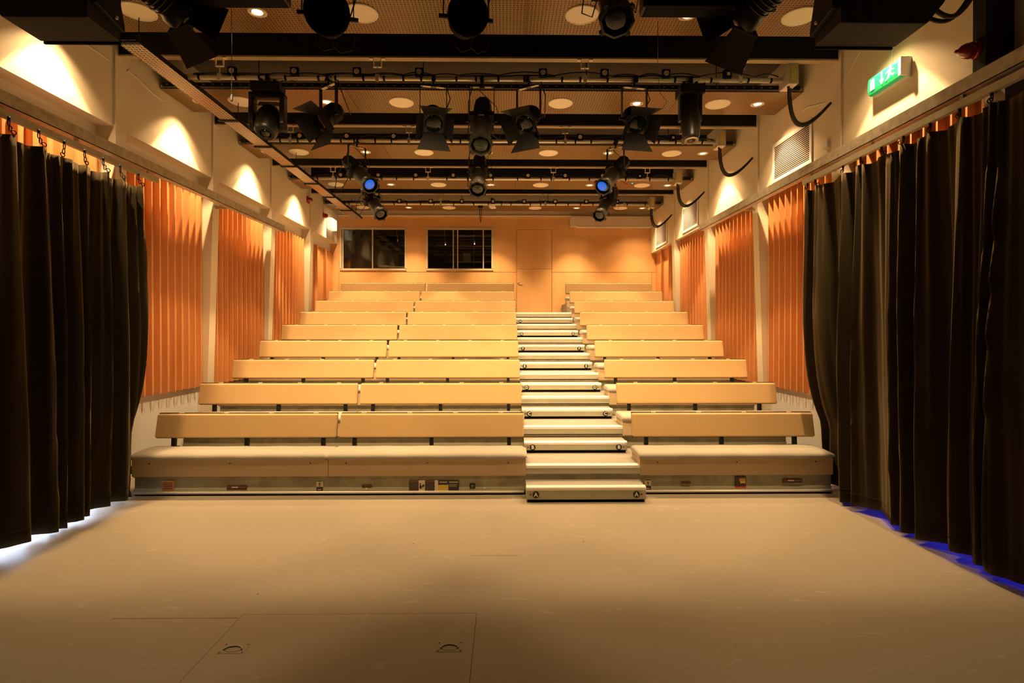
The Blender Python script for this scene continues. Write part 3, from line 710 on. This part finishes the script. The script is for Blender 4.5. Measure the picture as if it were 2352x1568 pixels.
# junction boxes with drooping cables at the right ends
for i, (xj, yj, ywall) in enumerate(((3.13, 5.93, 6.12), (3.14, 7.9, 8.06), (3.15, 9.86, 10.02), (3.19, 11.82, 11.98))):
    t = thing('junction_box', 'junction box with drooping cables, right end of the bar %s' % bar_names[i+1], 'junction box', (xj, yj, 4.4), 'junction boxes at the right ends of the bars')
    b = MB().box(xj-.055, xj+.055, yj-.05, yj+.16, 4.41, 4.63).build('box_body', M_GALVC, t)
    MB().box(xj-.028, xj+.028, yj-.053, yj-.05, 4.44, 4.60).build('warning_label', M_BRASS, t)
    MB().box(xj-.05, xj+.05, yj-.045, yj+.155, 4.405, 4.41).build('box_cover', M_CREAM, t)
    for q, (dx, dp) in enumerate(((-.02, 0), (.025, .03))):
        P0 = Vector((xj+dx, yj+.02+q*.05, 4.405)); pts = []
        P3 = Vector((XR-.02, ywall, 4.30)); P1 = P0+Vector((.0, 0, -.56+dp*2)); P2 = P3+Vector((-.30, 0, -.36+dp))
        for k in range(19):
            u = k/18; pts.append(P0*(1-u)**3+P1*3*u*(1-u)**2+P2*3*u*u*(1-u)+P3*u**3)
        MB().tube(pts, .0145, 8).build('cable', M_CABLE, t)

# ------------------------------------------------------------------ luminaires
def luminaire(kind, x, bar, pan, tilt, label, drop=.44, scale=1., blue=False, doors=True, ybar=None, roll=0., plain=False):
    """pan: degrees to the right of straight-to-camera; tilt: degrees below horizontal"""
    yc = BEAM_Y[bar] if ybar is None else ybar; S = scale
    cat = {'fresnel': 'stage light', 'profile': 'stage light', 'moving': 'moving head light', 'bullet': 'moving head light'}[kind]
    nm = {'fresnel': 'fresnel_spotlight', 'profile': 'profile_spotlight', 'moving': 'moving_head_light', 'bullet': 'moving_head_light'}[kind]
    t = thing(nm, label, cat, (x, yc, ZB-.03))
    p, tl = math.radians(pan), math.radians(tilt)
    d = Vector((math.sin(p)*math.cos(tl), -math.cos(p)*math.cos(tl), -math.sin(tl)))
    side = Vector((math.cos(p), math.sin(p), 0))
    piv = Vector((x, yc, ZB-drop)); Mx = Matrix.Translation(piv) @ frame_to(d, roll)
    Rz = Matrix.Translation((x, yc, 0)) @ Matrix.Rotation(p, 4, 'Z')
    # hook clamp
    MB().box(-.02, .02, -.035, .035, ZB-.045, ZB+.03, Rz).tube([Rz @ Vector((0, 0, ZB-.03)), Rz @ Vector((0, 0, ZB-.085))], .012, 8).tube([Rz @ Vector((.02, 0, ZB)), Rz @ Vector((.055, 0, ZB))], .006, 6).build('hook_clamp', M_BLK, t)
    if kind in ('fresnel', 'profile'):
        w = (.145 if kind == 'fresnel' else .135)*S; zt = ZB-.085; zp = piv.z
        yk = MB().box(-w, w, -.018, .018, zt-.008, zt, Rz)
        for s in (-1, 1):
            yk.box(s*w-.004, s*w+.004, -.018, .018, zp, zt-.004, Rz)
        yk.build('yoke', M_BODY, t)
        for s in (-1, 1):
            a = Rz @ Vector((s*(w-.03), 0, zp)); b2 = Rz @ Vector((s*(w+.035), 0, zp))
            MB().tube([a, b2], .016, 10).build('tilt_knob', M_BLK, t)
        MB().box(-w+.03, -.03, -.0185, .0185, zt-.0095, zt-.0075, Rz).box(.03, w-.03, -.0185, .0185, zt-.0095, zt-.0075, Rz).build('yoke_plate', M_CREAM, t)
    if kind == 'fresnel':
        r = .105*S
        h = MB().lathe([(.03*S, -.20*S), (.075*S, -.175*S), (r*.93, -.13*S), (r*.93, .03*S), (r*1.08, .05*S), (r*1.12, .10*S), (r*1.12, .115*S)], Mx, 20)
        for q in range(5): h.lathe([(r*1.0, -.12*S+q*.03*S), (r*1.0, -.112*S+q*.03*S)], Mx, 20)
        h.build('housing', M_BODY, t)
        MB().lathe([(r*.92, .1155*S), (r*.80, .122*S), (r*.45, .13*S), (.01, .133*S)], Mx, 20).build('lens', M_BLKM if plain else M_LENS, t)
        fs = r*1.12
        fr = MB()
        for (a, b2, c2, e) in ((-fs, fs, fs*.86, fs), (-fs, fs, -fs, -fs*.86), (-fs, -fs*.86, -fs, fs), (fs*.86, fs, -fs, fs)): fr.box(a, b2, c2, e, .115*S, .13*S, Mx)
        if not plain: fr.build('colour_frame', M_BLK, t)
        if plain:
            MB().lathe([(r*1.12, .10*S), (r*1.22, .11*S), (r*1.22, .14*S), (r*1.1, .145*S)], Mx, 24).box(-.03, .03, r*1.2, r*1.4, .11*S, .135*S, Mx).build('front_ring', M_BLKM, t)
            for q in (-.09, .03):
                A = Mx @ Vector((q, -r*1.0, .02)); B = Mx @ Vector((q+.16, -r*.8, -.08))
                MB().tube([A, A+Vector((.01, 0, -.08)), A+Vector((.06, 0, -.125)), B+Vector((-.02, 0, -.10)), B], .004, 6).build('looped_flex', M_CABLE, t)
        if doors:
            for q, (ang, ln, wd) in enumerate(((40, .15, 1.25), (60, .16, .95), (66, .21, 1.3), (60, .16, .95))):
                L2, wo = ln*S, fs*wd; A = math.radians(90-ang)
                R2 = Mx @ Matrix.Rotation(q*PI/2, 4, 'Z') @ Matrix.Translation((0, fs, .13*S)) @ Matrix.Rotation(-A, 4, 'X')
                # door hinged on the frame edge, spreading outward
                MB().prism([(-fs*.95, 0), (fs*.95, 0), (wo*1.05+.02, L2), (-wo*1.05-.02, L2)], -.001, .001, R2, 'y').build('barn_door', M_BLK, t)
        cab = Rz @ Vector((.14*S, .02, ZB-.05))
        back = Mx @ Vector((0, 0, -.19*S))
        MB().tube([cab, cab+Vector((.05, 0, -.15)), back+Vector((.12, .02, -.06)), back+Vector((.05, 0, -.05)), back], .006, 6).build('power_cable', M_CABLE, t)
    if kind == 'profile':
        r = .076*S*1.32
        MB().lathe([(r*.55, -.40*S), (r*.8, -.385*S), (r*.95, -.36*S), (r*1.08, -.20*S), (r*1.12, -.04*S), (r*.85, -.02*S)], Mx, 10, smooth=False).build('lamp_housing', M_BLK, t)
        g = MB().box(-r*1.3, r*1.3, -r*.95, r*.95, -.03*S, .05*S, Mx)
        for s in (-1, 1): g.box(s*r*1.3-.012, s*r*1.3+.012, -.012, .012, -.01, .06*S, Mx)
        g.box(-.015, .015, r*.9, r*1.5, 0, .03*S, Mx).build('gate', M_BLK, t)
        MB().lathe([(r*1.0, .05*S), (r*1.02, .08*S), (r*1.04, .40*S), (r*1.1, .43*S)], Mx, 24).build('lens_tube', M_BODY, t)
        fr = MB().lathe([(r*1.12, .42*S), (r*1.26, .44*S), (r*1.26, .50*S), (r*1.08, .505*S), (r*1.08, .46*S)], Mx, 8, caps=False, smooth=False)
        for q in range(4):
            R2 = Mx @ Matrix.Rotation(q*PI/2+PI/4, 4, 'Z'); fr.box(-.016, .016, r*1.2, r*1.42, .465*S, .50*S, R2)
        fr.build('gel_frame_holder', M_BODY, t)
        MB().lathe([(r*1.06, .462*S), (r*1.0, .475*S), (r*.6, .488*S), (.004, .493*S)], Mx, 24).build('lens', M_LENS, t)
        if blue:
            MB().lathe([(r*.70, .489*S), (r*.66, .492*S), (r*.3, .4945*S), (.004, .4965*S)], Mx @ Matrix.Translation((-.012, .012, 0)), 20).build('blue_lens_centre', M_BLUE, t)
        MB().box(-.03, .03, r*1.05, r*1.07, .06*S, .085*S, Mx).build('rating_label', M_CREAM, t)
        back = Mx @ Vector((0, 0, -.38*S)); cab = Rz @ Vector((-.10, .02, ZB-.05)); kn = Rz @ Vector((.19*S, 0, piv.z))
        MB().tube([cab, cab+Vector((-.05, 0, -.2)), back+Vector((-.16, .0, -.25)), back+Vector((-.18, 0, -.42)), back+Vector((-.10, 0, -.45)), Mx @ Vector((-.06, 0, .0))], .006, 6).build('power_cable', M_CABLE, t)
        MB().tube([cab, cab+Vector((.26, 0, -.25)), kn+Vector((.03, 0, -.05)), kn+Vector((.0, -.02, -.22)), Mx @ Vector((.08, -.03, .18))], .004, 5).build('safety_wire', M_CABLE, t)
    if kind in ('moving', 'bullet'):
        wb = (.155 if kind == 'moving' else .135)*S; zt = ZB-.06
        MB().box(-wb, wb, -.11*S, .11*S, zt-.12*S, zt-.02, Rz).build('base', M_BLK, t, bevel=.01)
        for q in (-.07, .07):
            a = Rz @ Vector((q, 0, ZB)); MB().tube([a+Vector((0, 0, .02)), a+Vector((0, 0, -.09))], .018, 8).build('hook_clamp', M_BLK, t)
        if kind == 'moving':
            for s in (-1, 1):
                xa, xb = sorted((s*.135*S, s*.19*S)); MB().prism([(-.06*S, zt-.14*S), (.06*S, zt-.14*S), (.05*S, zt-.50*S), (-.02*S, zt-.53*S), (-.07*S, zt-.45*S)], xa, xb, Rz, 'x').build('yoke_arm', M_BODY, t, bevel=.012)
            MB().box(-.19*S, .19*S, -.06*S, .06*S, zt-.17*S, zt-.12*S, Rz).build('yoke_bridge', M_BLK, t, bevel=.01)
            MB().lathe([(.05*S, -.19*S), (.10*S, -.17*S), (.128*S, -.10*S), (.132*S, .05*S), (.122*S, .13*S), (.10*S, .165*S), (.085*S, .17*S), (.085*S, .15*S)], Mx, 24).build('head', M_BODY, t)
            MB().lathe([(.086*S, .166*S), (.078*S, .178*S), (.064*S, .178*S), (.060*S, .166*S)], Mx, 24, caps=False).build('lens_ring', M_BLK, t)
            MB().lathe([(.062*S, .168*S), (.03*S, .176*S), (.003, .178*S)], Mx, 20).build('lens', M_LENS, t)
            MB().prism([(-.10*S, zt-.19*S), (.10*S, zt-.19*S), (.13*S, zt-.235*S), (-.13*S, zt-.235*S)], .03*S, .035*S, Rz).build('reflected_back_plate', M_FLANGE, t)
        else:
            for s in (-1, 1):
                xa, xb = sorted((s*.095*S, s*.125*S)); MB().prism([(-.045*S, zt-.10*S), (.045*S, zt-.10*S), (.04*S, zt-.40*S), (-.04*S, zt-.40*S)], xa, xb, Rz, 'x').build('yoke_arm', M_BODY, t, bevel=.01)
            MB().lathe([(.06*S, -.22*S), (.082*S, -.18*S), (.098*S, -.05*S), (.108*S, .08*S), (.104*S, .18*S), (.088*S, .28*S), (.072*S, .325*S)], Mx, 24).build('head', M_BODY, t)
            MB().lathe([(.074*S, .323*S), (.074*S, .335*S), (.064*S, .335*S), (.060*S, .328*S), (.052*S, .336*S), (.044*S, .328*S)], Mx, 24, caps=False).build('lens_ring', M_FLANGE, t)
            MB().lathe([(.045*S, .329*S), (.02*S, .332*S), (.003, .333*S)], Mx, 20).build('lens', M_LENS, t)
        cab = Rz @ Vector((.1, 0, zt-.03))
        MB().tube([cab, cab+Vector((.09, 0, .09)), cab+Vector((.2, 0, .05)), (x+.38, yc, ZB+.04)], .006, 6).build('power_cable', M_CABLE, t)
    return t
FB = 'over the front row'
luminaire('moving', -2.60, 1, 4, 62, 'large moving head light with round dark lens %s, leftmost lamp' % FB, drop=.49)
luminaire('fresnel', -1.94, 1, -38, 42, 'barn door spotlight aimed leftward, right of the moving head %s' % FB, drop=.42)
luminaire('fresnel', -.79, 1, 12, 46, 'barn door spotlight facing the stage, left of the bare profile light %s' % FB, drop=.44)
luminaire('profile', -.255, 1, 0, 50, 'profile spotlight with shiny barrel at the centre %s' % FB, drop=.46)
luminaire('fresnel', .26, 1, -30, 45, 'barn door spotlight aimed leftward, right of the central profile light %s' % FB, drop=.44)
luminaire('fresnel', 1.43, 1, 10, 45, 'barn door spotlight with wide doors, rightmost barn door lamp %s' % FB, drop=.44)
luminaire('bullet', 2.05, 1, 0, 82, 'bullet shaped moving head light pointing down %s, rightmost lamp' % FB, drop=.36)
luminaire('profile', -2.16, 2, 42, 36, 'profile spotlight with blue lens on the left of the second bar', drop=.44, blue=True)
luminaire('profile', -.385, 2, 0, 46, 'profile spotlight with dark lens hanging at the centre behind the barrel lamp', drop=.44)
luminaire('profile', 1.62, 2, -38, 38, 'profile spotlight with blue lens on the right of the second bar', drop=.44, blue=True)
luminaire('profile', -2.42, 3, 38, 40, 'unlit profile spotlight low on the left, behind the left blue lamp', drop=.40)
luminaire('profile', 1.88, 3, -36, 42, 'unlit profile spotlight low on the right, behind the right blue lamp', drop=.40)
# the bar over the stage: lamps seen dark at the top edge of the picture
luminaire('fresnel', -2.50, 0, 150, 20, 'black barn door spotlight next to the left loudspeaker', drop=.34, scale=1.15)
luminaire('fresnel', -1.31, 0, 15, 20, 'large round black spotlight at the top edge, left of centre', drop=.45, scale=1.25, doors=False, plain=True)
luminaire('fresnel', -.29, 0, 10, 20, 'large round black spotlight with looped cables at the top edge, centre', drop=.46, scale=1.15, doors=False, plain=True)
luminaire('profile', .78, 0, 0, 58, 'thick black profile spotlight at the top edge, right of centre', drop=.20, scale=1.0)
luminaire('fresnel', 1.88, 0, -150, 20, 'black barn door spotlight next to the right loudspeaker', drop=.32, scale=1.25)
# LED battens
for x, z, lab in ((-1.95, 4.15, 'flat black batten light at the top edge beside the left downlight'), (1.36, 4.10, 'flat black batten light at the top edge beside the right downlight')):
    t = thing('batten_light', lab, 'batten light', (x, 4.06, z))
    MB().box(x-.33, x+.33, 3.98, 4.14, z, z+.11).build('casing', M_BLKM, t, bevel=.008)
    for q in (-.33, .33): MB().box(x+q-.014, x+q+.014, 4.0, 4.12, z+.0, z+.13).build('end_cap', M_BLK, t)
    for q in (-.2, .2): MB().tube([(x+q, 4.06, z+.1), (x+q, 4.06, ZB)], .012, 8).build('hanging_bracket', M_BLK, t)
# loudspeakers
for s, (x0, x1) in (('left', (-3.56, -2.96)), ('right', (2.42, 3.05))):
    sg = -1 if s == 'left' else 1
    t = thing('loudspeaker', 'black loudspeaker cabinet hanging at the top %s corner of the stage' % s, 'loudspeaker', ((x0+x1)/2, 4.05, 3.94))
    out0, out1 = (x0-.10, x1) if sg < 0 else (x0, x1+.10)
    # trapezoid cabinet: bottom face faces the floor, outer side slants up and outward
    poly = [(x0, 3.94), (x1, 3.94), (x1+(.13 if sg > 0 else 0), 4.10), (x1+(.16 if sg > 0 else 0), 4.36), (x0-(.16 if sg < 0 else 0), 4.36), (x0-(.13 if sg < 0 else 0), 4.10)]
    MB().prism(poly, 3.90, 4.24).build('cabinet', M_SPK, t, bevel=.012)
    MB().box(x0+.01, x1-.01, 4.245, 4.262, 3.93, 4.34).build('grille', M_BLKM, t)
    xi = x1+.03 if sg < 0 else x0-.03
    MB().prism([(3.92, 4.06), (4.22, 4.00), (4.22, 4.05), (4.12, 4.38), (3.96, 4.38), (3.92, 4.12)], xi-.022, xi+.022, axis='x').build('yoke_bracket', M_BLK, t, bevel=.008)
    for y, z in ((4.0, 4.18), (4.12, 4.06)): MB().tube([(xi-.034, y, z), (xi+.034, y, z)], .014, 8).build('bracket_bolt', M_GALVC, t)
    MB().box((x0+x1)/2-.03, (x0+x1)/2+.03, 4.02, 4.10, 4.36, 4.53).build('bar_clamp', M_BLK, t)
    if sg > 0:
        for q in (0, .05):
            MB().tube(lerp_pts((x1+.10, 4.0+q, 4.12-q), (XR-.02, 4.18, 4.42+q), .16, 12), .017, 8).build('speaker_cable', M_CABLE, t)

# ------------------------------------------------------------------ wall fittings
# black housing with red beacon at the right edge
t = thing('black_wall_box', 'tall black boxed column above the right curtain rail', 'box', (3.6, 4.06, 3.6))
MB().box(3.49, XR+.1, 3.92, 4.03, 3.585, ZC-.01).build('box_body', M_SPK, t)
t = thing('red_beacon', 'dark red alarm beacon on the black boxed column', 'beacon', (3.5, 4.02, 3.80))
Mx = Matrix.Translation((3.49, 4.0, 3.80)) @ frame_to((-1, .35, .05))
MB().lathe([(.062, -.02), (.062, .012)], Mx, 20).build('beacon_base', M_RED, t)
MB().lathe([(.056, .012), (.060, .04), (.054, .075), (.038, .10), (.018, .115), (.014, .13), (.004, .135)], Mx, 20).build('beacon_lens', M_REDL, t)
# exit sign on the right wall
t = thing('exit_sign', 'lit green running man exit sign on the right wall', 'exit sign', (XR, 5.14, 4.12), local=False)
ye0, ye1 = 4.94, 5.36; xf = XR-.10
prof = [(XR, 4.05), (XR-.05, 4.045), (XR-.085, 4.065), (XR-.10, 4.10), (XR-.10, 4.16), (XR-.085, 4.20), (XR-.05, 4.22), (XR, 4.215)]
MB().box(XR-.045, XR-.001, ye0-.02, ye1+.02, 4.035, 4.225).build('sign_housing', M_WPL, t, bevel=.006)
vs = [(XR-.044-a, (ye0 if v else ye1), 4.05+b2) for v in (0, 1) for a, b2 in [(0, 0), (0, .16), (.030, .172), (.052, .16), (.062, .13), (.062, .03), (.052, 0), (.03, -.012)]]
fs = [tuple(range(8)), tuple(range(15, 7, -1))]+[(i, (i+1) % 8, (i+1) % 8+8, i+8) for i in range(8)]
MB().add(vs, fs).build('sign_diffuser', M_GREEN, t)
MB().box(XR-.112, XR-.04, ye0-.035, ye0-.002, 4.05, 4.212).build('clear_end_cap', M_WPL, t)
def pict(poly, nm):  # poly in (u along sign left->right as read 0..1, v 0..1)
    MB().prism([(ye1-.02-u*(ye1-ye0-.04), 4.062+v*.136) for u, v in poly], XR-.1085, XR-.1055, axis='x').build(nm, M_WEXIT, t)
pict([(.05, .12), (.19, .12), (.19, .88), (.05, .88)], 'door_pictogram')
pict([(.45, .45), (.49, .45), (.49, .95), (.45, .95)], 'arrow_pictogram'); pict([(.39, .45), (.55, .45), (.47, .08)], 'arrow_pictogram')
pict([(.76, .84), (.80, .84), (.82, .90), (.80, .97), (.76, .97), (.74, .90)], 'figure_pictogram')
pict([(.70, .80), (.80, .82), (.84, .70), (.90, .66), (.90, .60), (.82, .62), (.80, .66), (.78, .50), (.86, .34), (.92, .34), (.92, .28), (.84, .26), (.76, .40), (.72, .26), (.62, .12), (.58, .16), (.68, .32), (.70, .50), (.70, .70), (.66, .62), (.60, .62), (.60, .68), (.64, .70)], 'figure_pictogram')
tag(MB().box(XR-.006, XR, 5.16, 5.168, 4.225, 4.68).box(XR-.006, XR, 5.19, 5.198, 4.225, 4.68).build('sign_conduit', M_WALLB), 'pair of thin conduits above the exit sign', 'conduit')
# vents
vn = ['the largest, below the first drooping cables', 'beside the upper rows', 'next to the back wall']
for i, (ya, yb) in enumerate(((6.56, 7.42), (10.42, 11.25), (12.42, 13.25))):
    t = thing('wall_vent', 'white louvred vent on the right wall, %s' % vn[i], 'vent', (XR, (ya+yb)/2, 3.8), 'louvred vents on the right wall')
    z0, z1 = 3.80, 4.24
    MB().box(XR-.018, XR-.001, ya-.05, yb+.05, z1, z1+.05).box(XR-.018, XR-.001, ya-.05, yb+.05, z0-.05, z0).box(XR-.018, XR-.001, ya-.05, ya, z0, z1).box(XR-.018, XR-.001, yb, yb+.05, z0, z1).build('vent_frame', M_WPL, t, bevel=.004, seg=1)
    m = MB()
    for k in range(18):
        z = z0+.012+k*(z1-z0)/18
        m.prism([(XR-.018, z), (XR-.002, z+.010), (XR-.002, z+.014), (XR-.018, z+.006)], ya, yb)
    m.build('vent_louvres', M_WPL, t)
    MB().box(XR-.0015, XR-.0005, ya, yb, z0, z1).build('vent_void', M_GAP, t)
tag(MB().box(XR-.03, XR-.001, 6.17, 6.25, 3.82, 3.91).build('wall_box', M_WALLB), 'small cream box on the right wall beside the column', 'box')
# left wall signs
t = thing('exit_light_box', 'bright white lit box sign high on the left wall at the back', 'sign', (XL, 13.1, 4.16))
MB().box(XL+.001, XL+.12, 12.95, 13.35, 4.17, 4.42).build('box_body', M_EXBOX, t, bevel=.01)
MB().box(XL+.121, XL+.124, 12.98, 13.32, 4.19, 4.40).build('sign_face', M_WPL, t)
t = thing('fire_alarm_sounder', 'red sounder on the left wall beside the white lit box', 'alarm', (XL, 12.7, 4.38))
MB().box(XL+.001, XL+.05, 12.66, 12.78, 4.36, 4.46).build('sounder_base', M_RED, t, bevel=.008)
MB().lathe([(.045, 0), (.05, .03), (.03, .05)], Matrix.Translation((XL+.05, 12.72, 4.41)) @ Matrix.Rotation(PI/2, 4, 'Y'), 16).build('sounder_cap', M_RED, t)
t = thing('fire_alarm_sounder', 'dark red round sounder on the left wall under the last beam', 'alarm', (XL, 11.6, 4.45))
MB().lathe([(.05, 0), (.055, .03), (.05, .07), (.03, .10)], Matrix.Translation((XL+.001, 11.70, 4.53)) @ Matrix.Rotation(PI/2, 4, 'Y'), 16).build('sounder_cap', M_REDL, t)
MB().box(XL+.001, XL+.02, 11.63, 11.77, 4.46, 4.60).build('sounder_base', M_RED, t)
# surface cables on walls
def wcable(pts, lab, side='left', r=.0045):
    x = XL+.006 if side == 'left' else XR-.006
    tag(MB().tube([(x+q[2] if len(q) > 2 else x, q[0], q[1]) for q in pts], r, 6).build('wall_cable', M_WALLB), lab, 'cable')
wcable([(5.05, 4.72), (5.25, 4.62), (5.5, 4.60), (5.75, 4.61), (5.9, 4.60), (5.93, 4.55), (5.93, 3.95)], 'thin white cable clipped to the left wall before the first visible column')
wcable([(6.12, 3.96), (6.12, 4.60), (6.16, 4.64), (6.3, 4.62), (6.6, 4.56), (6.8, 4.56)], 'thin white cable clipped to the left wall behind the first visible column')
wcable([(5.5, 4.72), (5.7, 4.58), (5.86, 4.47), (5.92, 4.42), (5.93, 4.3), (5.93, 3.75)], 'thin white cable running down the right wall beside the exit sign', 'right')
wcable([(6.25, 4.36), (6.45, 4.41), (6.62, 4.46), (6.75, 4.46)], 'short thin white cable on the right wall behind the column', 'right')
wcable([(12.7, 4.46), (12.7, 4.75)], 'thin white drop cable above the red sounder on the left wall')
# projection screen casing
t = thing('projection_screen_casing', 'long white roll-up screen casing on the back wall at the right', 'screen casing', (2.65, YB-.1, 4.34))
MB().box(1.66, XR-.01, YB-.15, YB-.025, 4.36, 4.615).build('casing', M_CREAM, t, bevel=.008)
MB().box(1.80, XR-.02, YB-.16, YB-.03, 4.335, 4.358).build('screen_slot_bar', M_WALLB, t)
MB().box(1.635, 1.66, YB-.155, YB-.02, 4.35, 4.62).build('end_cap', M_WPL, t, bevel=.004)
# detector and hook
t = thing('smoke_detector', 'white cone shaped detector under the last ceiling panel', 'detector', (-.29, 12.5, 4.6))
cx, cy = -.30, 12.55
MB().lathe([(.075, 4.665), (.08, 4.655), (.07, 4.645)], Matrix.Translation((cx, cy, 0)), 20).build('mounting_ring', M_WPL, t)
MB().lathe([(.078, 4.63), (.082, 4.605), (.082, 4.60), (.05, 4.565), (.012, 4.545)], Matrix.Translation((cx, cy, 0)), 20).build('detector_body', M_WPL, t)
MB().box(cx-.03, cx+.03, cy-.03, cy+.03, 4.62, 4.79).build('bracket', M_BLK, t)
t = thing('hanging_hook', 'black strap with a ring hanging before the back wall', 'hook', (-.57, 12.8, 4.18))
MB().tube([(-.60, 12.8, 4.64), (-.595, 12.8, 4.45), (-.575, 12.8, 4.29)], .009, 6).tube([(-.55, 12.8, 4.64), (-.555, 12.8, 4.45), (-.568, 12.8, 4.29)], .007, 6).build('strap', M_BLK, t)
MB().tube([(-.565+.022*math.cos(a*PI/6), 12.8, 4.245+.028*math.sin(a*PI/6)) for a in range(13)], .005, 6).build('ring', M_GALV, t)
MB().box(-.63, -.52, 12.78, 12.82, 4.63, 4.679).build('fixing', M_BLK, t)
# hanging cords
for x, y, zb, lab in ((-2.49, 5.0, 3.82, 'thin black cord with a plug hanging left of the moving head'), (1.46, 5.2, 3.80, 'thin black cord hanging left of the bullet shaped lamp')):
    t = thing('hanging_cable', lab, 'cord', (x, y, zb))
    MB().tube([(x, y, 4.68), (x+.003, y, 4.3), (x, y, zb+.05)] if x < 0 else [(x, y, 4.68), (x, y, 4.2), (x+.02, y, 4.0), (x+.09, y, 3.92), (x+.04, y, 3.84)], .003, 5).build('flex', M_CABLE, t)
    if x < 0: MB().lathe([(.006, -.03), (.012, -.015), (.012, .02), (.005, .035)], Matrix.Translation((x, y, zb+.02)), 8).build('plug', M_BLK, t)
tag(MB().lathe([(.012, 0), (.012, -.006)], Matrix.Translation((2.54, 10.85, ZP)), 10).build('indicator_light', M_LED), 'tiny green indicator light on a ceiling panel', 'indicator')
